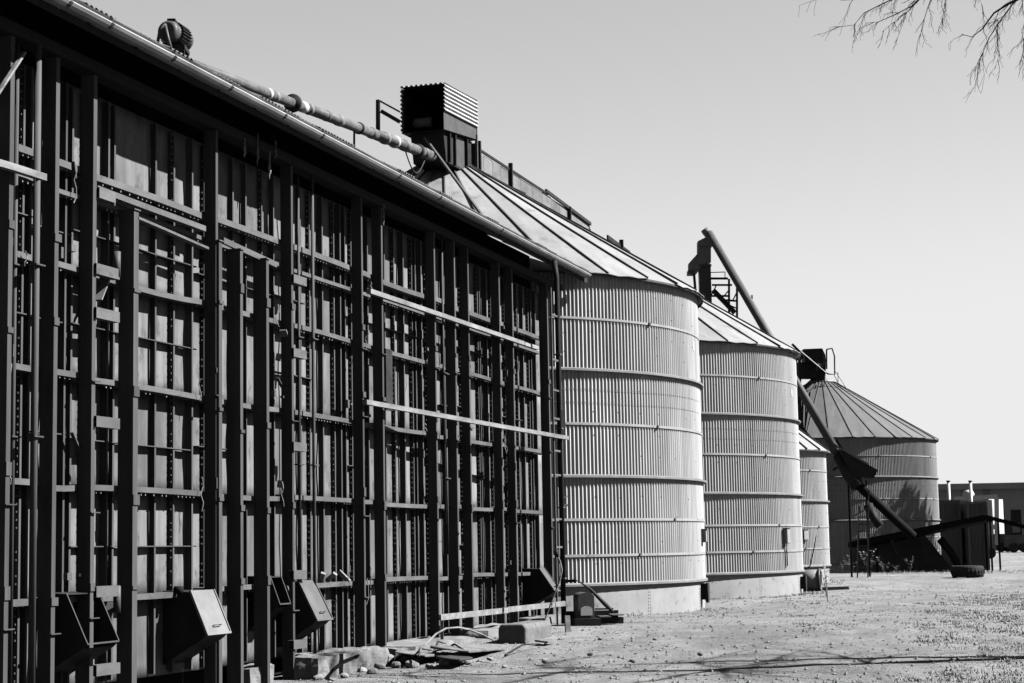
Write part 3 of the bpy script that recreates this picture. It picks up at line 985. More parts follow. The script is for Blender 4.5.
MB().tube([hang + dirv * t * 1.4 - Vector((0, 0, .12 + .5 * math.sin(math.pi * t))) for t in [k / 10 for k in range(11)]], .018, 6).build('cable', M['hose'], aug, True)
# motor (finned), belt guard straps
mot = on_depth(175, 36, 35.6)
mrot = (FD + Vector((0, 0, -.06))).normalized()
side = mrot.cross(Vector((0, 0, 1))).normalized()
mc = loc(aug, mot)
mb = MB().tube([mc - mrot * .22, mc - mrot * .20, mc + mrot * .26, mc + mrot * .30], [.2, .215, .215, .17], 24)
body = mb.build('motor_body', M['midsteel'], aug, True)
mb = MB()
for k in range(26):
    t = 2 * math.pi * k / 26
    v = side * math.cos(t) + mrot.cross(side) * math.sin(t)
    mb.bar(mc + v * .235 - mrot * .14, mc + v * .235 + mrot * .24, .016, .06, v)
mb.build('cooling_fins', M['dark'], body)
MB().tube([mc - mrot * .36, mc - mrot * .34, mc - mrot * .23], [.15, .2, .23], 20).build('end_bell', M['midsteel'], body, True)
MB().tube([mc + mrot * .27, mc + mrot * .36, mc + mrot * .40], [.235, .225, .14], 20).build('fan_cover', M['midsteel'], body, True)
MB().box(mc.x - .14, mc.x + .02, mc.y - .1, mc.y + .1, mc.z + .2, mc.z + .33).build('terminal_box', M['dark'], body)
MB().box(mc.x - .2, mc.x + .24, mc.y - .25, mc.y + .3, mc.z - .32, mc.z - .24).build('motor_base', M['dark'], aug)
for dx, dy in ((-.16, -.2), (.2, -.2), (-.16, .25), (.2, .25)):
    MB().bar((mc.x + dx, mc.y + dy, mc.z - .3), (mc.x + dx * 1.2, mc.y + dy, mc.z - 1.0), .05, .05, (1, 0, 0)).build('stand_leg', M['dark'], aug)
for pts in ([(166, 24), (160, 30), (157, 46)], [(165, 25), (168, 38), (173, 56)]):
    MB().tube([loc(aug, on_depth(x, y, 35.2)) for x, y in pts], .035, 6).build('guard_strap', M['midsteel'], aug, True)
MB().tube([mc - mrot * .25 + side * 0 - Vector((0, 0, .5)), mc - mrot * .32 - Vector((0, 0, .5))], .16, 16).build('pulley', M['midsteel'], aug, True)

# ---- timber sided catwalk conveyor between the first two silo tops
cw = thing('boxed_conveyor', 'timber sided conveyor box running between the first two silo tops', 'conveyor', W(49, -16.4, 12.2), math.pi / 2 - PHI)
def cl(a, perp, z):
    return (a - 49, -(perp + 16.4), z - 12.2)
a = 49.0
rnd = random.Random(5)
while a < 61.4:
    w = rnd.choice((1.0, 1.3, .8))
    b2 = min(a + w, 61.4)
    x0, y0, z0 = cl(a + .01, -16.4, 12.47 + rnd.uniform(-.02, .02)); x1, y1, z1 = cl(b2 - .01, -16.43, 13.05 + rnd.uniform(-.02, .02))
    MB().box(x0, x1, y0, y1, z0, z1).build('side_board', M['board'], cw)
    x0, y0, z0 = cl(a + .01, -17.2, 12.47); x1, y1, z1 = cl(b2 - .01, -17.23, 13.05)
    MB().box(x0, x1, y0, y1, z0, z1).build('side_board', M['board'], cw)
    a = b2
x0, y0, z0 = cl(49, -16.4, 12.40); x1, y1, z1 = cl(62, -17.2, 12.46)
MB().box(x0, x1, y0, y1, z0, z1).build('floor_boards', M['dark'], cw)
MB().bar(cl(49, -16.38, 13.13), cl(56.3, -16.38, 13.10), .05, .07).build('top_rail', M['dark'], cw)
MB().bar(cl(56.0, -16.36, 13.16), cl(61.5, -16.36, 12.98), .06, .11).build('top_rail', M['dark'], cw)
for aa, zz in ((49.2, 13.35), (52.2, 13.3), (58.7, 13.1)):
    MB().bar(cl(aa, -16.34, 12.40), cl(aa, -16.34, zz), .12, .08, (1, 0, 0)).build('side_post', M['dark'], cw)
for aa in (52.2, 55.4, 57.4):
    MB().bar(cl(aa - .1, -16.30, 12.50), cl(aa + .9, -16.2, 12.50), .1, .09).build('bracket', M['dark'], cw)
MB().add([cl(61.4, -16.4, 12.4), cl(61.4, -16.4, 13.0), cl(62.3, -16.4, 12.3), cl(61.4, -17.2, 12.4), cl(61.4, -17.2, 13.0), cl(62.3, -17.2, 12.3)], [(0, 1, 2), (3, 5, 4), (1, 4, 5, 2), (0, 3, 4, 1)]).build('end_plate', M['dark'], cw)
# small parapet pieces further on
MB().bar(cl(63.9, -16.38, 12.9), cl(67.2, -16.38, 12.8), .06, .16).build('top_rail', M['dark'], cw)
MB().bar(cl(65.8, -16.34, 12.3), cl(65.8, -16.34, 13.1), .15, .08, (1, 0, 0)).build('side_post', M['dark'], cw)

# ================================================================== bucket elevator behind the second silo
EY = 90.0
el = thing('bucket_elevator', 'tall dark bucket elevator with long sloping spout behind the silos', 'elevator', (on_depth(706, 300, EY).x, EY, ground_z(9.5, 90)), 0)
def ep(x, y, Y=EY):
    return on_depth(x, y, Y) - el.location
def poly(pts, depth, Y=EY):
    n = len(pts)
    f = [ep(x, y, Y) for x, y in pts]
    g = [p + Vector((0, depth, 0)) for p in f]
    return MB().add(f + g, [tuple(range(n))[::-1], tuple(range(n, 2 * n))] + [(i, (i + 1) % n, (i + 1) % n + n, i + n) for i in range(n)])
poly([(698, 241), (706, 237), (712.5, 241), (712.5, 246), (698, 246)], .6).build('head_cover', M['chute'], el)
poly([(698, 246.5), (711, 246.5), (711, 262), (704, 263), (697, 273), (689, 273), (689, 263), (698, 253)], .6).build('elevator_head', M['chute'], el)
poly([(688, 270), (694, 270), (694, 274), (688, 274)], .7, EY - .05).build('head_outlet', M['midsteel'], el)
poly([(699, 264), (711.5, 264), (711.5, 266), (699, 266)], .7, EY - .05).build('head_flange', M['midsteel'], el)
p = ep(705, 266.5)
MB().box(p.x - .29, p.x + .29, .05, .55, 0, p.z).build('leg_casing', M['midsteel'], el)
MB().bar(ep(694, 274), ep(697, 310), .12, .12, (0, 1, 0)).build('down_spout', M['dark'], el)
# platform frame
for x, y0, y1, Yo in ((729, 279, 330, EY - .6), (737, 285, 330, EY + .6), (729, 279, 330, EY + 1.3)):
    MB().bar(ep(x, y0, Yo), ep(x, y1 + 60, Yo), .1, .1, (1, 0, 0)).build('platform_post', M['dark'], el)
for (x0, y0, x1, y1, w) in ((711, 278.5, 728, 278.5, .1), (712, 285, 732, 285, .09), (711, 296, 729, 296, .09), (724, 300, 737, 301, .09), (711, 272.5, 725, 272, .04), (725, 272, 725, 279, .04), (713, 290, 735, 313, .22), (711, 296, 716, 286, .06), (729, 290, 724, 296, .06), (737, 292, 733, 300, .06), (729, 305, 738, 309, .06)):
    MB().bar(ep(x0, y0, EY - .5), ep(x1, y1, EY - .5), w, w, (0, 1, 0)).build('platform_bar', M['dark'], el)
# long spout down to the loading head
SP0, SP1 = on_depth(709, 233, 89.6), on_depth(847, 470, 83.0)
MB().tube([SP0 - el.location, SP1 - el.location], .20, 14).build('spout', M['lid_grey'], el, True)
MB().tube([on_depth(704.5, 235, 89.7) - el.location, on_depth(709.5, 231, 89.7) - el.location], .26, 12).build('spout_cap', M['chute'], el, True)
p = on_depth(752, 297, 87.6) - el.location
MB().box(p.x - .03, p.x + .03, p.y - .04, p.y + .04, p.z - .1, p.z + .1).build('lug', M['dark'], el)

# ---- loading head below the spout
lh = thing('loading_head', 'dark loading head with boot and chute below the long spout', 'chute', (SP1.x, SP1.y, ground_z(SP1.x, SP1.y)))
def lp(x, y, Y):
    return on_depth(x, y, Y) - lh.location
MB().tube([lp(838, 455, 83.2), lp(850, 474, 82.8), lp(858, 487, 82.6)], [.28, .36, .30], 12).build('boot', M['dark'], lh, True)
MB().tube([lp(858, 485, 82.6), lp(913, 536, 84.0)], [.21, .21], 10).build('lower_chute', M['black'], lh, True)
mb = MB()
f = [lp(840, 449, 82.4), lp(878, 470, 82.4), lp(874, 478, 82.4), lp(853, 476, 82.4)]
mb.add(f + [p + Vector((0, 1.1, 0)) for p in f], [(3, 2, 1, 0), (4, 5, 6, 7), (0, 1, 5, 4), (1, 2, 6, 5), (2, 3, 7, 6), (3, 0, 4, 7)])
mb.build('canopy_plate', M['dark'], lh)
MB().bar(lp(839, 447.5, 82.3), lp(868, 464, 82.3), .07, .06).build('canopy_edge', M['chute'], lh)
MB().tube([lp(868, 505, 82.8), lp(874, 518, 82.6), lp(880, 526, 82.5)], [.22, .2, .2], 10).build('side_spout', M['dark'], lh, True)
for x in (848, 866):
    pt = lp(x, 480, 83.6)
    MB().bar((pt.x, pt.y, -.3), (pt.x, pt.y, pt.z), .08, .08, (1, 0, 0)).build('support_post', M['dark'], lh)
for (x0, y0, x1, y1) in ((833, 470, 852, 458), (833, 452, 842, 462), (836, 440, 846, 455)):
    MB().bar(lp(x0, y0, 83.4), lp(x1, y1, 83.4), .1, .1, (0, 1, 0)).build('brace', M['dark'], lh)
# ---- ladder
ld = thing('ladder', 'steel ladder standing below the loading head', 'ladder', (on_depth(863, 568, 82.2).x, 82.2, 0))
def dp(x, y):
    return on_depth(x, y, 82.2) - ld.location
bz = ground_z(ld.location.x, 82.2) - .05
for x0, x1, yt in ((857, 859, 506), (867.5, 869, 490)):
    b, t = dp(x0, 570), dp(x1, yt)
    b.z = bz
    MB().bar(b, t, .05, .07, (0, 1, 0)).build('stile', M['midsteel'], ld)
for k in range(8):
    y = 517 + k * 7.2
    MB().tube([dp(857.8, y), dp(868, y)], .025, 6).build('rung', M['midsteel'], ld)
MB().bar(dp(854, 516), dp(868, 508), .05, .05, (0, 1, 0)).build('stay', M['midsteel'], ld)

# ================================================================== gear on the far silo
fh = thing('far_drive_hood', 'dark drive hood and guard frame on top of the far silo', 'hood', (S4.x, S4.y, 12.1))
def fp(x, y, Y=None):
    return on_depth(x, y, Y or S4.y) - fh.location
def fpoly(pts, depth, Y):
    n = len(pts)
    f = [fp(x, y, Y) for x, y in pts]
    g = [p + Vector((0, depth, 0)) for p in f]
    return MB().add(f + g, [tuple(range(n))[::-1], tuple(range(n, 2 * n))] + [(i, (i + 1) % n, (i + 1) % n + n, i + n) for i in range(n)])
fpoly([(803.5, 349), (822, 348.3), (823, 362), (805, 362)], 1.3, S4.y - 1.2).build('hood_box', M['dark'], fh)
fpoly([(822.3, 348.3), (825.5, 355), (826.5, 369), (822.3, 363)], 1.2, S4.y - 1.1).build('hood_side', M['midsteel'], fh)
fpoly([(798, 362.2), (816, 362.2), (818, 378), (798, 378)], .9, S4.y - 1.0).build('drive_frame', M['dark'], fh)
fpoly([(818, 364), (826, 370), (825, 383), (818, 383)], .8, S4.y - .8).build('transition', M['dark'], fh)
MB().tube([fp(800, 392), fp(808, 388), fp(816, 381)], .3, 8).build('feed_pipe', M['dark'], fh, True)
for pts in ([(826.5, 349.5), (832, 348.3), (834.5, 356), (834.7, 374.5), (828, 374), (824, 371)], [(826.5, 349.5), (826.7, 369)]):
    MB().tube([fp(x, y) for x, y in pts], .05, 6).build('guard_loop', M['midsteel'], fh)
for x0, y0, x1, y1, r in ((800, 351, 826, 373, .06), (834.5, 370, 850, 394, .02), (834, 375, 842, 390, .02), (838, 372, 838, 388, .02), (816, 385, 808, 412, .05), (820, 386, 826, 422, .05), (821, 384, 820, 420, .03), (826, 362, 821, 420, .025)):
    MB().tube([fp(x0, y0, S4.y - 1.4), fp(x1, y1, S4.y - 1.4)], r, 6).build('stay_rod', M['midsteel'], fh)
# tangle of stairs between silos two and four
st = thing('access_stair', 'dark steel access stair seen between the second and far silos', 'stair', (on_depth(803, 400, 88).x, 88, 0))
def sp(x, y, Y=88):
    return on_depth(x, y, Y) - st.location
for x0, y0, x1, y1, w in ((799.5, 352, 800, 445, .14), (795, 356, 795.5, 430, .2), (803, 395, 802, 430, .08), (797, 380, 804, 440, .12), (799, 425, 809, 437, .16), (800, 400, 796, 430, .1), (806, 398, 805, 430, .06), (790, 350, 803, 358, .14), (792, 344, 800, 352, .10), (810, 392, 805, 428, .07)):
    MB().bar(sp(x0, y0), sp(x1, y1), w, w, (0, 1, 0)).build('stair_bar', M['dark'], st)
for k in range(9):
    MB().bar(sp(796, 385 + k * 6), sp(801, 384 + k * 6), .25, .05, (0, 1, 0)).build('tread', M['dark'], st)

# ================================================================== low canopy in front of the far silo
cn = thing('low_canopy', 'low dark iron canopy on thin posts beside the far silo', 'canopy', (25, 99, 0))
def cp(x, y, Y):
    return on_depth(x, y, Y) - cn.location
def slab(pts, Yf, back, th, name, m):
    f = [cp(x, y, Yf) for x, y in pts]
    g = [p + Vector((back * .31, back, 0)) for p in f]
    top = f + g
    bot = [p - Vector((0, 0, th)) for p in top]
    n = len(f)
    vs = top + bot
    fs = []
    for i in range(n - 1):
        fs.append((i, i + 1, n + i + 1, n + i))
        fs.append((2 * n + i, 3 * n + i, 3 * n + i + 1, 2 * n + i + 1))
        fs.append((i, 2 * n + i, 2 * n + i + 1, i + 1))
        fs.append((n + i, n + i + 1, 3 * n + i + 1, 3 * n + i))
    fs += [(0, n, 3 * n, 2 * n), (n - 1, 3 * n - 1, 4 * n - 1, 2 * n - 1)]
    return MB().add(vs, fs).build(name, m, cn)
slab([(848, 542), (985, 514.5)], 98, 8, .30, 'roof_slope', M['black'])
slab([(985.6, 514.6), (1060, 534)], 98, 8, .22, 'roof_slope', M['black'])
for x, Y in ((990, 98.4), (998, 103), (985, 104), (1050, 98.4), (876, 104)):
    t = cp(x, 520 if x < 1000 else 528, Y)
    if x == 876: t = cp(x, 540, Y)
    gz = ground_z(t.x + 25, Y) - .05
    MB().bar((t.x, t.y, gz), (t.x, t.y, t.z), .09, .09, (1, 0, 0)).build('canopy_post', M['dark'], cn)
MB().bar(cp(890, 536, 98.2), cp(905, 572, 98.2), .16, .16, (0, 1, 0)).build('raking_strut', M['dark'], cn)
# back sheeting under the canopy, against the silo
mb = MB()
f = [cp(852, 545, 106), cp(925, 535, 106), cp(945, 560, 106), cp(958, 574, 106), cp(852, 576, 106)]
o = mb.add(f, [(4, 3, 2, 1, 0)]).build('back_sheet', M['container'], cn)
o.modifiers.new('t', 'SOLIDIFY').thickness = .04
# bent pipe and spare bars beside the canopy
bp = thing('bent_pipe', 'thick bent dark pipe lying beside the canopy', 'pipe', on_depth(950, 560, 100) * 1)
MB().tube([on_depth(x, y, 100) - bp.location for x, y in ((940, 539), (944, 544), (951, 552), (956, 561), (958, 567))], .22, 10).build('pipe_body', M['dark'], bp, True)
lb = thing('leaning_bar', 'pale flat bar leaning at the foot of the far silo', 'bar', on_depth(880, 560, 104) * 1)
MB().bar(on_depth(875, 548, 104) - lb.location, on_depth(887, 568, 104) - lb.location, .12, .05, (0, 1, 0)).build('bar_body', M['chute'], lb)
# ================================================================== tyre
ty = on_ground(972, 578, ground_z(22, 90))
tyre = thing('tractor_tyre', 'worn tractor tyre lying flat on the dirt', 'tyre', (ty.x, ty.y + .7, ground_z(ty.x, ty.y + .7)))
prof = [(.36, .10), (.40, .04), (.55, .0), (.64, .03), (.67, .12), (.67, .36), (.64, .45), (.55, .48), (.40, .44), (.36, .38), (.42, .30), (.42, .18)]
MB().lathe(prof, 40, True).build('carcass', M['rubber'], tyre, True)
lug = MB().bar((.675, -.05, .25), (.60, .07, .47), .05, .05, (1, 0, 0)).bar((.675, -.05, .23), (.60, .07, .01), .05, .05, (1, 0, 0)).mesh('tread_lug', M['rubber'])
for k in range(26):
    inst('tread_lug', lug, tyre, rot=(0, 0, 2 * math.pi * k / 26))

# ================================================================== far yard: containers, tank, warehouse
def container(x0, x1, yt, yb, Y, depth, label, m='container', ribs=14):
    a, b = on_depth(x0, yb, Y), on_depth(x1, yb, Y)
    t = on_depth(x0, yt, Y)
    gz = min(ground_z(a.x, Y), a.z)
    root = thing('shipping_container', label, 'container', ((a.x + b.x) / 2, Y, gz), 0, 'containers in the far yard')
    hw, h = (b.x - a.x) / 2, t.z - gz
    MB().box(-hw, hw, 0, depth, .05, h).build('box', M[m], root)
    for k in range(ribs):
        x = -hw + (k + .5) * 2 * hw / ribs
        MB().box(x - hw / ribs * .45, x + hw / ribs * .45, -.05, -.002, .2, h - .15).build('corrugation', M[m], root)
    MB().box(-hw - .02, hw + .02, -.07, .05, h + .003, h + .12).build('top_rail', M[m], root)
    MB().box(-hw - .02, hw + .02, -.07, -.003, .02, .18).build('bottom_rail', M[m], root)
    for s in (-1, 1):
        MB().box(s * hw - .08, s * hw + .08, -.08, -.055, 0, h + .1).build('corner_post', M[m], root)
    return root
container(938, 961, 502, 555, 128, 2.4, 'dark ribbed container left of the two in the far yard')
container(961.5, 969, 502, 551, 129, 2.4, 'narrow grey locker between the two dark containers', 'far', 4)
container(969.5, 988, 503.5, 551, 127, 2.4, 'dark ribbed container right of the two in the far yard')
for x, lab in ((951, 'left of two pale vertical pipes above the containers'), (973, 'right of two pale vertical pipes above the containers')):
    p = on_depth(x, 540, 140)
    t = thing('vent_pipe', lab, 'pipe', (p.x, 140, ground_z(p.x, 140)), 0, 'pale pipes in the far yard')
    top = on_depth(x - 1, 482, 140)
    MB().tube([(0, 0, 0), (0, 0, top.z - t.location.z)], .12, 10).build('pipe_shaft', M['white'], t, True)
    MB().tube([(0, 0, top.z - t.location.z + .002), (0, 0, top.z - t.location.z + .12)], .15, 10).build('pipe_cap', M['midsteel'], t, True)
# white frame trailer
tr = thing('white_trailer', 'white framed trailer and white building behind the containers', 'trailer', (on_depth(985, 540, 150).x, 150, ground_z(36, 150)))
def tp(x, y): return on_depth(x, y, 150) - tr.location
for x0, y0, x1, y1, w in ((955, 499, 997, 496.5, .35), (996.5, 497, 997, 545, .3), (988, 500, 990, 535, .5), (955, 499, 956, 545, .2), (991, 527, 997, 527, .4)):
    MB().bar(tp(x0, y0), tp(x1, y1), w, w, (0, 1, 0)).build('frame_bar', M['white'], tr)
c_ = tp(985, 520); lo, hi = tp(985, 534).z, tp(985, 499).z
bx_ = MB().box(-1.3, 1.3, -.9, 1.2, lo, hi).build('white_building', M['white'], tr)
bx_.location = (c_.x + .5, 1.6, 0); bx_.rotation_euler = (0, 0, R(48))  # white building, turned so that its sunlit face shows
for x in (962, 990):
    p = tp(x, 548)
    MB().tube([(p.x, -.1, .45), (p.x, .25, .45)], .45, 16).build('wheel', M['rubber'], tr)
p = tp(968.5, 494.5)
MB().lathe([(0, -.35), (.3, -.3), (.5, 0), (.35, .3), (0, .38)], 14, c=tuple(p)).build('wrapped_load', M['white'], tr, True)
# warehouse
wy = 185
wa, wb = on_depth(920, 551, wy), on_depth(1100, 551, wy)
wt = on_depth(1000, 482, wy)
wh = thing('warehouse', 'long low grey warehouse on the right horizon', 'warehouse', (wa.x, wy, ground_z(wa.x, wy)), R(-1.5))
Lw, Hw = (wb - wa).x, wt.z - ground_z(wa.x, wy)
MB().box(0, Lw, 0, 14, -.3, Hw - .35).build('wall', M['far'], wh)
MB().box(-.3, Lw + .3, -.4, 14.3, Hw - .345, Hw - .1).build('roof', M['far_pale'], wh)
MB().box(-.3, Lw + .3, -.5, -.41, Hw - .7, Hw - .12).build('fascia', M['far'], wh)
for x0, x1 in ((961, 967), (983, 990), (1036, 1043), (1060, 1067)):
    q0, q1 = on_depth(x0, 490, wy), on_depth(x1, 507, wy)
    MB().box(q0.x - wa.x, q1.x - wa.x, -.06, -.003, q1.z - wh.location.z, q0.z - wh.location.z).build('roof_light', M['far_pale'], wh)
for x0, x1, y0 in ((1010, 1022, 510), (998, 1008, 520)):
    q0, q1 = on_depth(x0, y0, wy), on_depth(x1, 551, wy)
    MB().box(q0.x - wa.x, q1.x - wa.x, -.08, -.003, 0, q0.z - wh.location.z).build('roller_door', M['dark'], wh)
# parked machines in front of the warehouse
for i, (x0, x1, y0, y1, lab) in enumerate(((999, 1008, 512, 549, 'dark boxy machine in front of the warehouse, left one'), (1010, 1026, 520, 549, 'dark machine with cab in front of the warehouse, at the right edge'))):
    Y = 172 - i * 3
    a, b = on_depth(x0, y1, Y), on_depth(x1, y0, Y)
    t = thing('parked_machine', lab, 'machine', (a.x, Y, ground_z(a.x, Y)), 0, 'machines by the warehouse')
    w_, h_ = (b - a).x, b.z - t.location.z
    MB().box(0, w_, 0, 2, .5, h_ * .55).build('body', M['container'], t)
    MB().box(w_ * .15, w_ * .7, .1, 1.8, h_ * .55 + .003, h_).build('cab', M['dark'], t)
    MB().box(w_ * .2, w_ * .65, .06, .095, h_ * .62, h_ * .92).build('cab_window', M['far_pale'], t)
    for xx in (w_ * .2, w_ * .8):
        MB().tube([(xx, -.2, .45), (xx, .1, .45)], .45, 14).build('wheel', M['rubber'], t)

# ================================================================== bits and pieces at the foot of the shed
def G(x, y):
    z = 0
    for _ in range(6):
        p = on_ground(x, y, z)
        z = ground_z(p.x, p.y)
    return on_ground(x, y, z)
def rough_block(sx, sy, sz, seed, amt=.05, cuts=5, rnd_corner=.12):
    vs, fs, idx = [], [], {}
    n = cuts
    def key(i, j, k):
        if (i, j, k) not in idx:
            p = Vector((i / n - .5, j / n - .5, k / n - .5)) * 2
            q = p.copy()
            m = max(abs(p.x), abs(p.y), abs(p.z))
            sph = p.normalized() * m
            q = p.lerp(sph * 1.25, rnd_corner)
            v = Vector((q.x * sx / 2, q.y * sy / 2, q.z * sz / 2))
            d = mnoise.noise(v * 2.3 + Vector((seed * 3.7, seed, 0))) * amt + mnoise.noise(v * 7 + Vector((seed, 0, 2))) * amt * .35
            v += q.normalized() * d
            idx[(i, j, k)] = len(vs)
            vs.append(v)
        return idx[(i, j, k)]
    for a in range(n):
        for b in range(n):
            for lo in (0, n):
                f = [(a, b), (a + 1, b), (a + 1, b + 1), (a, b + 1)]
                fl = f if lo else f[::-1]
                fs.append([key(x, y, lo) for x, y in fl])
                fs.append([key(lo, x, y) for x, y in fl])
                fs.append([key(y, lo, x) for x, y in fl])
    return MB().add(vs, [tuple(f) for f in fs])
def shed_frame(a, q, z, rz=0):
    return Matrix.Translation(W(a, WALL + q, z)) @ Matrix.Rotation(math.pi / 2 - PHI + rz, 4, 'Z')
# footing blocks along the wall
FOOT = [(27.75, .50, .9, .62, .50, -.22, 'rough concrete footing block at the foot of the shed beside the black post'),
        (28.75, .52, .95, .70, .46, -.20, 'worn concrete footing block with sloping top, second from the black post'),
        (29.85, .45, 1.0, .75, .42, -.19, 'low concrete footing block, third from the black post'),
        (26.3, .12, .8, .4, .5, -.30, 'broken pale footing block half hidden between two black posts'),
        (33.0, .55, 3.6, .85, .24, -.12, 'long flat concrete footing slab under the shed wall'),
        (37.0, .55, 3.0, .80, .30, -.06, 'pale concrete slab behind the bent hoop'),
        (31.1, .55, 1.0, .6, .34, -.20, 'short concrete footing block before the flat slab'),
        (41.0, .45, 2.4, .7, .3, .0, 'concrete footing slab at the far corner of the shed')]
for i, (a, q, l, w, h, z, lab) in enumerate(FOOT):
    o = rough_block(l, w, h, i + 1.0, .075 if l < 2 else .04, 10, .12).build('footing_block', M['concrete'], smooth=False)
    o.matrix_world = shed_frame(a, q, z, random.uniform(-.04, .04)) @ Matrix.Rotation(random.uniform(-.03, .06), 4, 'X')
    tag(o, lab, 'concrete block', 'concrete footings of the shed')
# rounded concrete trough end
mb = MB()
pr = [(-.28, 0), (-.28, .30), (-.22, .38), (.22, .38), (.28, .30), (.28, 0)]
mb.prism(pr, 0, 1.9)
p = G(512, 642)
ap_, pp_ = p.x * FD.x + p.y * FD.y, p.x * FN.x + p.y * FN.y
o = sweep_edges(mb.build('concrete_kerb_block', M['concrete']), .03, 2)
o.matrix_world = shed_frame(ap_, pp_ - WALL, p.z - .04, R(1))
tag(o, 'rounded concrete kerb block with dark end under the low plank', 'concrete block')
# upright plank end beside the motor
p = G(568, 632)
o = MB().box(-.055, .055, -.03, .03, -.1, .34).build('timber_stub', M['rail'])
o.matrix_world = Matrix.Translation(p) @ Matrix.Rotation(R(20), 4, 'Z') @ Matrix.Rotation(R(-6), 4, 'X')
tag(o, 'short pale timber stub standing beside the downpipe', 'timber')
# low plank
a0, z0 = on_wall(440, 617.5, .62); a1, z1 = on_wall(564, 604, 1.22)
pa, pb = W(a0, WALL + .62, z0), W(a1, WALL + 1.22, z1)
pl = thing('low_plank', 'long pale plank propped low along the shed wall', 'plank', pa)
n = 6
for k in range(2):
    q0, q1 = pa.lerp(pb, k * .5) - pa, pa.lerp(pb, (k + 1) * .5) - pa
    MB().bar(q0 + Vector((0, 0, .01 * k)), q1 + (q1 - q0) * .01 + Vector((0, 0, .01 * k)), .05, .11).build('board', M['rail'], pl)
MB().bar((0.03, 0.1, -.02), (0.03, 0.1, -.75), .06, .06, (1, 0, 0)).build('prop', M['rail'], pl)
# hoop of bent pipe
hp = thing('bent_hoop', 'thin bent pipe hoop sticking out of the rubble', 'pipe', G(420, 655))
pts = [(419, 656), (421, 648), (428, 642), (436, 634), (446, 628.5), (458, 627.5), (470, 630), (482, 634.5), (493, 640)]
MB().tube([on_depth(x, y, 31.6 + i * .25) - hp.location for i, (x, y) in enumerate(pts)], .018, 8).build('pipe_body', M['rail'], hp, True)
# loose cable hanging by the downpipe
cb = thing('hanging_cable', 'thin pale cable looping down beside the downpipe', 'cable', G(538, 634))
MB().tube([on_depth(x, y, 38.5) - cb.location for x, y in ((556, 554), (560, 561), (562, 570), (560, 580), (555, 593), (550, 606), (544, 622), (538, 634))], .016, 6).build('cable_run', M['rail'], cb, True)
MB().tube([on_depth(556, 550, 38.5) - cb.location, on_depth(557, 557, 38.5) - cb.location], .05, 8).build('plug', M['dark'], cb, True)
# sheets of scrap iron on the ground
for i, (x, y, sx, sy, rz, lab) in enumerate(((425, 657, 1.9, .55, .25, 'flat rusty sheet lying before the flat slab'), (470, 652, 2.4, .7, .1, 'pale flat sheet lying under the bent hoop'), (455, 662, 1.2, .4, .5, 'small bent sheet in the rubble before the hoop'), (545, 645, .7, .25, .3, 'white scrap of sheet on the gravel below the cable'))):
    p = G(x, y)
    o = rough_block(sx, sy, .035, i + 20.0, .025, 6, .04).build('scrap_sheet', M['concrete' if i != 2 else 'midsteel'])
    o.location = p + Vector((0, 0, .07))
    o.rotation_euler = (R(7), R(2), math.pi / 2 - PHI + rz * .3)
    tag(o, lab, 'scrap sheet', 'scrap sheets by the shed')
# broken post lying in the rubble
lg = thing('broken_post', 'broken timber post lying slantwise in the rubble', 'timber', G(332, 674))
b0, b1 = G(330, 675) - lg.location, on_depth(356, 657, 29.2) - lg.location
MB().tube([b0 + Vector((0, 0, .04)), (b0 + b1) / 2 + Vector((0, 0, .06)), b1], [.03, .034, .028], 7).build('shaft', M['rail'], lg)
MB().tube([b1, b1 + (b1 - b0) * .12], [.034, .012], 7).build('splintered_end', M['dark'], lg)
# branches and sticks in the rubble
for i, (x0, y0, x1, y1) in enumerate(((385, 667, 410, 655), (395, 660, 415, 668), (408, 668, 432, 655), (420, 664, 450, 652), (440, 650, 470, 658), (430, 660, 446, 648), (505, 655, 540, 648))):
    p, q = G(x0, y0), G(x1, y1)
    if (q - p).length > 2.2:
        q = p + (q - p) * (2.2 / (q - p).length)
    m_ = (p + q) / 2 + Vector((0, 0, .12 + .05 * (i % 3)))
    o = MB().tube([p, m_, q + Vector((0, 0, .08))], [.02, .018, .008], 6).build('fallen_stick', M['bark'])
    tag(o, ['crooked stick at the left end of the rubble heap', 'stick pointing down from the rubble heap', 'stick crossing the middle of the rubble heap', 'longer stick rising to the right of the rubble heap', 'stick below the crown of the bent hoop', 'short stick at the left foot of the bent hoop', 'lone stick on gravel before the kerb block'][i], 'stick', 'sticks in the rubble')
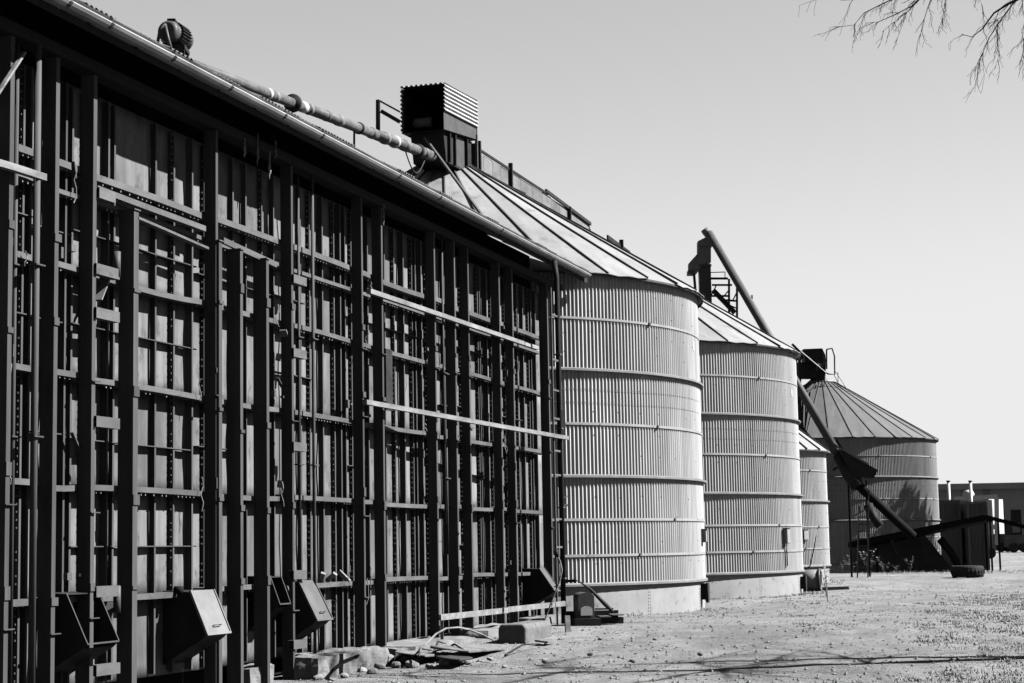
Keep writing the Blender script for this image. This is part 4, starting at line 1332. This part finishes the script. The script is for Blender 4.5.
# stones
STONES = [(388, 664, .28), (396, 668, .22), (404, 661, .3), (412, 668, .25), (380, 669, .18), (420, 662, .2), (372, 674, .16), (430, 668, .14), (345, 678, .16), (444, 664, .15), (360, 672, .2), (468, 664, .12), (490, 660, .13), (318, 680, .18), (275, 668, .45), (272, 655, .34), (505, 668, .09), (632, 662, .11), (700, 655, .08), (655, 640, .08), (545, 662, .12), (600, 640, .1), (590, 655, .09)]
STONE_L = ['mid sized stone at the left of the rubble heap before the short footing block', 'low stone in front of the rubble heap, left side', 'largest stone on top of the rubble heap below the slab', 'stone in front of the rubble heap under the bent sheet', 'small stone at the far left foot of the rubble heap',
  'stone at the right shoulder of the rubble heap', 'small stone before the third footing block', 'small stone right of the rubble heap in the open', 'small stone below the broken post', 'small stone between rubble heap and bent hoop', 'stone resting against the third footing block',
  'little stone below the middle of the bent hoop', 'little stone below the right end of the bent hoop', 'stone at the lower frame edge beside the broken post', 'big pale boulder between the two black posts at lower left', 'pale boulder behind, leaning on the shed between two black posts',
  'little stone on gravel near the kerb block', 'pale stone alone in the middle of the lower gravel', 'little stone on gravel under the gap between first two silos', 'little stone below the black outlet of the nearest silo', 'stone on gravel in front of the kerb block', 'little stone on gravel right of the covered motor', 'little stone on gravel in front of the covered motor']
for i, (x, y, s) in enumerate(STONES):
    p = G(x, y)
    o = rough_block(s, s * .8, s * .6, i * 2.3, s * .28, 3, .75).build('stone', M['stone'])
    o.location = p + Vector((0, 0, s * .18))
    o.rotation_euler = (random.uniform(-.3, .3), random.uniform(-.3, .3), random.uniform(0, 6))
    lab = STONE_L[i]
    tag(o, lab, 'stone', 'rubble stones' if x < 500 else 'stones on the gravel')
# ---- covered motor at the foot of the silo
pm = G(588, 625)
mo = thing('covered_motor', 'motor under an arched sheet cover on a dark frame by the silo', 'motor', pm, R(8))
def arch(w, h, y0, y1, n=10):
    pr = [(-w / 2, 0)] + [(-w / 2 + w / 2 * (1 - math.cos(math.pi * k / n)), h - w * .28 + w * .28 * math.sin(math.pi * k / n)) for k in range(n + 1)] + [(w / 2, 0)]
    vs = [(x, y0, z) for x, z in pr] + [(x, y1, z) for x, z in pr]
    m_ = len(pr)
    fs = [tuple(range(m_)), tuple(range(2 * m_ - 1, m_ - 1, -1))] + [(i, i + m_, (i + 1) % m_ + m_, (i + 1) % m_) for i in range(m_)]
    return MB().add(vs, fs)
c = arch(.36, .56, -.30, .35).build('arched_cover', M['lid_grey'], mo); c.location = (-.08, 0, .16)
c2 = arch(.26, .20, -.318, -.303).build('cover_plate', M['white'], c); c2.location = (0, 0, .06)  # white colour stands in for sunlight falling on this plate
MB().box(-.36, .22, -.42, .5, .0, .155).build('base_box', M['dark'], mo)
MB().box(-.42, .75, .3, .42, .02, .3).build('back_channel', M['dark'], mo)
MB().box(.26, .78, -.12, .0, .02, .16).build('side_channel', M['dark'], mo)
MB().box(.25, .5, -.15, .3, .165, .19).build('tray', M['chute'], mo)
MB().box(.52, .79, -.15, .42, .2, .225).build('tray', M['chute'], mo)
MB().box(.2, .6, .1, .2, .32, .36).build('frame_bar', M['midsteel'], mo)
inv_m = (Matrix.Translation(pm) @ Matrix.Rotation(R(8), 4, 'Z')).inverted()
pts = [inv_m @ on_depth(x, y, 41.2) for x, y in ((573, 579), (580, 582), (590, 589), (598, 597), (606, 605), (613, 612))]
MB().tube(pts, [.012, .016, .03, .04, .05, .03], 8).build('drive_belt', M['hose'], mo, True)
MB().bar(inv_m @ on_depth(563, 581, 41), inv_m @ on_depth(576, 581, 41), .06, .06).build('shaft', M['dark'], mo)

# ---- blower at the foot of the short silo
pf = on_depth(812, 585, 70.0)
pf.z = ground_z(pf.x, pf.y)
fb = thing('fan_blower', 'small round blower with outlet at the foot of the short silo', 'fan', pf, R(-15))
MB().tube([(-.45, 0, .42), (-.1, 0, .42), (.28, 0, .42)], [.36, .40, .40], 20).build('drum', M['chute'], fb, True)
MB().lathe([(.36, -.03), (.44, -.03), (.44, .05), (.36, .05)], 24, True).xf(Matrix.Translation((.29, 0, .42)) @ Matrix.Rotation(R(90), 4, 'Y')).build('inlet_ring', M['midsteel'], fb, True)
MB().tube([(.282, 0, .42), (.30, 0, .42)], .34, 20).build('inlet_mesh', M['dark'], fb, True)
MB().box(-.6, -.46, -.3, .3, .05, .75).build('duct_flange', M['dark'], fb)
MB().box(-.4, .2, -.3, .3, .0, .06).build('foot_plate', M['dark'], fb)
MB().bar((.4, -.1, .1), (1.4, -.2, .12), .12, .12).build('outlet_pipe', M['rail'], fb)
MB().tube([(-.3, 0, .8), (-.05, 0, .95), (.12, .02, 1.6), (.24, .02, 2.1)], .025, 6).build('supply_cable', M['midsteel'], fb, True)

# ================================================================== weeds
def weed(p, h, n, seed, label, spread=.5):
    rnd = random.Random(seed)
    root = thing('weed', label, 'weed', p, 0, 'weeds in the yard')
    st_, lf = MB(), MB()
    for k in range(n):
        t = rnd.uniform(0, 6.28)
        d = Vector((math.cos(t), math.sin(t), 0))
        hh = h * rnd.uniform(.55, 1)
        tip = d * spread * h * rnd.uniform(.3, 1) + Vector((0, 0, hh))
        m_ = tip * .5 + Vector((0, 0, hh * .12))
        st_.tube([(0, 0, -.03), m_, tip], [.012, .009, .004], 5)
        for j in range(14):
            f = rnd.uniform(.2, 1)
            c_ = (m_ * f * 2 if f < .5 else m_.lerp(tip, f * 2 - 1))
            a = rnd.uniform(0, 6.28)
            e = Vector((math.cos(a), math.sin(a), rnd.uniform(-.2, .6))) * rnd.uniform(.06, .16) * h
            s_ = e.cross(Vector((0, 0, 1))).normalized() * .02 * h * 1.6
            lf.add([c_, c_ + e * .5 + s_, c_ + e, c_ + e * .5 - s_], [(0, 1, 2, 3)])
    st_.build('stem', M['weed_dull'], root)
    lf.build('leaves', M['weed_dull'], root)
    return root
W_SP = [(852, 574, 1.0, 9, 'tall bushy dry weed at the foot of the far silo, left clump'), (868, 573, 1.3, 12, 'tall bushy dry weed before the ladder, biggest clump'), (884, 574, .8, 8, 'low dry weed right of the ladder'),
        (910, 570, .9, 6, 'thin dry weed in the shade before the canopy'), (828, 602, 1.25, 3, 'thin tall dry stalk before the short silo'), (843, 573, .6, 6, 'small weed tuft near the dark gap between silos'), (897, 573, .5, 6, 'small weed tuft at the shade edge')]
for i, (x, y, h, n, lab) in enumerate(W_SP):
    gp = on_depth(x, y, 96.5) if n != 3 else G(x, y)
    gp.z = ground_z(gp.x, gp.y)
    weed(gp, h, n, 40 + i, lab, .18 if n == 3 else .55)

# ================================================================== dry grass and gravel (uncountable)
def in_silo(x, y):
    return any((x - c.x) ** 2 + (y - c.y) ** 2 < (r + .1) ** 2 for c, r in ((S1, SR * K1), (S2, SR), (S3, 5.0), (S4, SR)))
rnd = random.Random(77)
mb = MB()
def blade(x, y, h, lean):
    z = ground_z(x, y) - .01
    t = rnd.uniform(0, 6.28)
    d = Vector((math.cos(t), math.sin(t), 0))
    s_ = Vector((-d.y, d.x, 0)) * .006 * (1 + h * 3)
    p = Vector((x, y, z))
    m_ = p + d * lean * h * .35 + Vector((0, 0, h * .65))
    e = p + d * lean * h + Vector((0, 0, h * rnd.uniform(.75, 1)))
    mb.add([p - s_, p + s_, m_ + s_ * .7, m_ - s_ * .7, e], [(0, 1, 2, 3), (3, 2, 4)])
def tuft(x, y, n, r, h):
    for _ in range(n):
        a, q = rnd.uniform(0, 6.28), r * math.sqrt(rnd.random())
        blade(x + q * math.cos(a), y + q * math.sin(a), h * rnd.uniform(.4, 1), rnd.uniform(.2, 1.2))
for k in range(2600):
    y = rnd.uniform(21, 60)
    x = rnd.uniform(.13, .33) * y
    f_ = mnoise.noise(Vector((x * .55, y * .28, 7))) + .45 * mnoise.noise(Vector((x * 1.7, y * .9, 2)))
    if f_ < .38 - .75 * sstep(.20, .27, x / y) or in_silo(x, y):
        continue
    tuft(x, y, rnd.randint(10, 26), rnd.uniform(.10, .30), rnd.uniform(.04, .10))
for k in range(420):
    y = rnd.uniform(24, 90); x = rnd.uniform(-3, .27 * y)
    a, p = x * FD.x + y * FD.y, x * FN.x + y * FN.y
    if p < -12 or in_silo(x, y) or mnoise.noise(Vector((x * .5, y * .3, 3))) < .26:
        continue
    tuft(x, y, rnd.randint(5, 12), rnd.uniform(.05, .18), rnd.uniform(.03, .09))
for c, r, t0, t1, n in ((S1, SR * K1, -75, -5, 60), (S2, SR, -80, 0, 140), (S3, 5.0, -60, 10, 60)):
    for k in range(n):
        t = R(rnd.uniform(t0, t1)); q = r + abs(rnd.gauss(.1, .35))
        x, y = c.x + q * math.cos(t), c.y + q * math.sin(t)
        tuft(x, y, rnd.randint(4, 12), .12, rnd.uniform(.05, .16))
for k in range(260):
    x, y = rnd.uniform(17, 30), rnd.uniform(88, 97)
    tuft(x, y, 8, .25, rnd.uniform(.06, .2))
tag(mb.build('dry_grass', M['weed']), 'short dry grass scattered over the dirt yard', 'grass', kind='stuff')
mb = MB()
for k in range(10000):
    y = 22 + 50 * rnd.random() ** 2.2
    x = rnd.uniform(-.14, .32) * y
    a, p = x * FD.x + y * FD.y, x * FN.x + y * FN.y
    if p < -12.2 or in_silo(x, y):
        continue
    if mnoise.noise(Vector((x * .5, y * .35, 11))) < -.25 and rnd.random() < .8:
        continue
    s_ = rnd.choice((.010, .012, .014, .016, .02, .024, .034)) * rnd.uniform(.8, 1.4)
    z = ground_z(x, y) + s_ * .25
    j = lambda: rnd.uniform(.6, 1.25) * s_
    mb.add([(x + j(), y, z), (x, y + j(), z), (x - j(), y, z), (x, y - j(), z), (x + .3 * j(), y, z + j() * .8), (x, y, z - s_)],
           [(0, 1, 4), (1, 2, 4), (2, 3, 4), (3, 0, 4), (1, 0, 5), (2, 1, 5), (3, 2, 5), (0, 3, 5)])
tag(mb.build('gravel', M['stone']), 'loose gravel scattered over the dirt yard', 'gravel', kind='stuff')

# ================================================================== bare tree beside the yard (limbs overhang the picture)
TY = 30.6
TX = 12.6
LY = 21.5
tree = thing('bare_tree', 'bare leafless tree overhanging the top right corner', 'tree', (TX, TY, ground_z(TX, TY)))
o0 = tree.location.copy()
rnd = random.Random(21)
trunk = [Vector((0, 0, -.2)), Vector((-.1, .05, 2.2)), Vector((.1, .1, 4.4)), Vector((-.15, .0, 6.4)), Vector((-.6, -.05, 8.4)), Vector((-1.0, .05, 10.4)), Vector((-1.2, .2, 12.6)), Vector((-1.0, .3, 14.5))]
MB().tube(trunk, [.30, .24, .21, .18, .14, .10, .06, .02], 10).build('trunk', M['bark'], tree, True)
t2 = [Vector((.05, .1, 3.2)), Vector((.7, .5, 5.2)), Vector((1.0, .9, 7.6)), Vector((.8, 1.1, 10.0)), Vector((.9, 1.4, 12.5))]
MB().tube(t2, [.17, .14, .11, .07, .02], 8).build('limb', M['bark'], tree, True)
def twig(mb, p, d, L, r, lev):
    n = 5
    pts, rs = [p.copy()], [r]
    q = p.copy()
    for k in range(n):
        d = (d + Vector((rnd.uniform(-.28, .28), rnd.uniform(-.28, .28), rnd.uniform(-.34, .14)))).normalized()
        q = q + d * (L / n)
        pts.append(q.copy()); rs.append(r * (1 - .8 * (k + 1) / n))
        if lev > 0 and rnd.random() < .75:
            dd = (d + Vector((rnd.uniform(-.9, .9), rnd.uniform(-.9, .9), rnd.uniform(-.9, .25)))).normalized()
            twig(mb, q, dd, L * rnd.uniform(.3, .55), max(.0022, rs[-1] * .7), lev - 1)
    mb.tube(pts, [max(.0018, v) for v in rs], 5, False)
def px_limb(start, pix, r0, r1, sub=2, tw=.5):
    pts = ([start] if start is not None else []) + [on_depth(x + 14, y - 11, LY + dy) - o0 for x, y, dy in pix]
    n = len(pts)
    r0, r1 = r0 * .48, r1 * .5
    rs = [r1 + (r0 - r1) * (1 - i / (n - 1)) ** 1.4 for i in range(n)]
    mb = MB().tube(pts, rs, 7)
    for i in range(1 if start is not None else 0, n):
        d = (pts[i] - pts[max(0, i - 1)]).normalized() if i else Vector((-1, 0, -.2))
        for _ in range(sub):
            dd = (d + Vector((rnd.uniform(-.6, .6), rnd.uniform(-.6, .6), rnd.uniform(-.9, .2)))).normalized()
            twig(mb, pts[i].lerp(pts[max(0, i - 1)], rnd.random() * .7 if i > (1 if start is not None else 0) else 0), dd, tw * rnd.uniform(.4, .9), .0042, 1)
    mb.build('limb', M['bark'], tree)
    return pts
A_ = px_limb(trunk[5], [(935, -22, 0), (926, -4, 0), (910, 4, .1), (882, 8, .2), (850, 9.5, .2), (828, 11, .3), (810, 6, .3)], .07, .008, 1, .45)
px_limb(None, [(912, 3, .1), (898, 17, .0), (878, 27, -.1), (864, 33, -.1), (853, 34, -.2)], .02, .005, 2, .4)
px_limb(None, [(884, 7.5, .2), (866, 16, .2), (850, 24, .3), (840, 36, .3), (825, 38, .3)], .018, .005, 2, .35)
px_limb(None, [(905, 11, 0), (892, 24, -.1), (880, 33, -.2), (868, 43, -.2)], .014, .004, 2, .3)
px_limb(None, [(921, 0, 0), (914, 18, -.1), (909, 34, -.1), (906, 48, -.2)], .014, .004, 2, .3)
px_limb(None, [(893, 23, 0), (887, 40, 0), (881, 55, 0)], .008, .003, 1, .2)
px_limb(None, [(933, -8, .2), (931, 14, .2), (928, 34, .2)], .014, .004, 4, .35)
B_ = px_limb(trunk[4], [(1052, -18, 0), (1024, -2, 0), (1006, 9, 0), (994, 15, 0), (980, 24, .1), (968, 40, .1), (958, 48, .2), (947, 45, .2)], .07, .007, 1, .4)
px_limb(None, [(1001, 12, 0), (986, 32, -.1), (975, 49, -.1), (967, 68, -.1), (964, 86, -.1)], .022, .004, 3, .45)
px_limb(None, [(984, 31, 0), (983, 50, .1), (985, 66, .1), (981, 80, .1)], .010, .003, 2, .3)
px_limb(trunk[4], [(1044, 4, -.3), (1024, 22, -.3), (1014, 38, -.3), (1010, 50, -.3), (1009, 66, -.3), (1014, 80, -.3)], .05, .004, 3, .4)
px_limb(None, [(966, -8, .3), (964, 6, .3), (968, 16, .3)], .008, .003, 2, .3)
px_limb(None, [(1008, 7, .2), (1009, 22, .2), (1012, 34, .2)], .010, .003, 2, .3)
px_limb(None, [(1060, 108, -.6), (1036, 116, -.6), (1020, 117, -.6)], .012, .003, 1, .2)
mb = MB()
for k in range(26):
    b = trunk[rnd.randint(3, 7)]
    t = rnd.uniform(-1.2, 1.2)
    twig(mb, b.copy(), Vector((math.cos(t), math.sin(t), rnd.uniform(.1, .9))).normalized(), rnd.uniform(1.5, 4), .045, 2)
for k in range(10):
    b = t2[rnd.randint(2, 4)]
    twig(mb, b.copy(), Vector((rnd.uniform(-.2, 1), rnd.uniform(-.6, 1), rnd.uniform(.1, .9))).normalized(), rnd.uniform(1.2, 3), .035, 2)
mb.build('crown', M['bark'], tree)
# conifer just outside the frame whose shadow falls on the far silo
sp_, sn_ = silo_point(S4, SR, 899, 491)
cx_ = sp_.x + 16.0
cy_ = sp_.y + 16.0 * sun_dir.y / sun_dir.x
APEX = sp_.z + 16.0 / sun_dir.x * sun_dir.z - ground_z(cx_, cy_)
cf = thing('conifer', 'narrow dark conifer standing outside the picture, right of the far silo', 'tree', (cx_, cy_, ground_z(cx_, cy_)))
MB().tube([(0, 0, -.2), (0, 0, APEX - .5)], [.25, .03], 8).build('trunk', M['bark'], cf, True)
mb = MB()
for k in range(2600):
    h = APEX - 9 * math.sqrt(rnd.random())
    rr = ((APEX - h) * .42 + .10) * (.75 + .35 * math.sin(h * 5))
    t = rnd.uniform(0, 6.28)
    q = rr * math.sqrt(rnd.random())
    p = Vector((q * math.cos(t), q * math.sin(t), h))
    d = Vector((math.cos(t), math.sin(t), .9)).normalized() * .5
    s_ = d.cross(Vector((rnd.uniform(-1, 1), rnd.uniform(-1, 1), rnd.uniform(-1, 1)))).normalized() * .12
    mb.add([p - s_, p + d * .5 + s_, p + d, p + d * .4 - s_], [(0, 1, 2, 3)])
mb.build('crown', M['leaf'], cf)
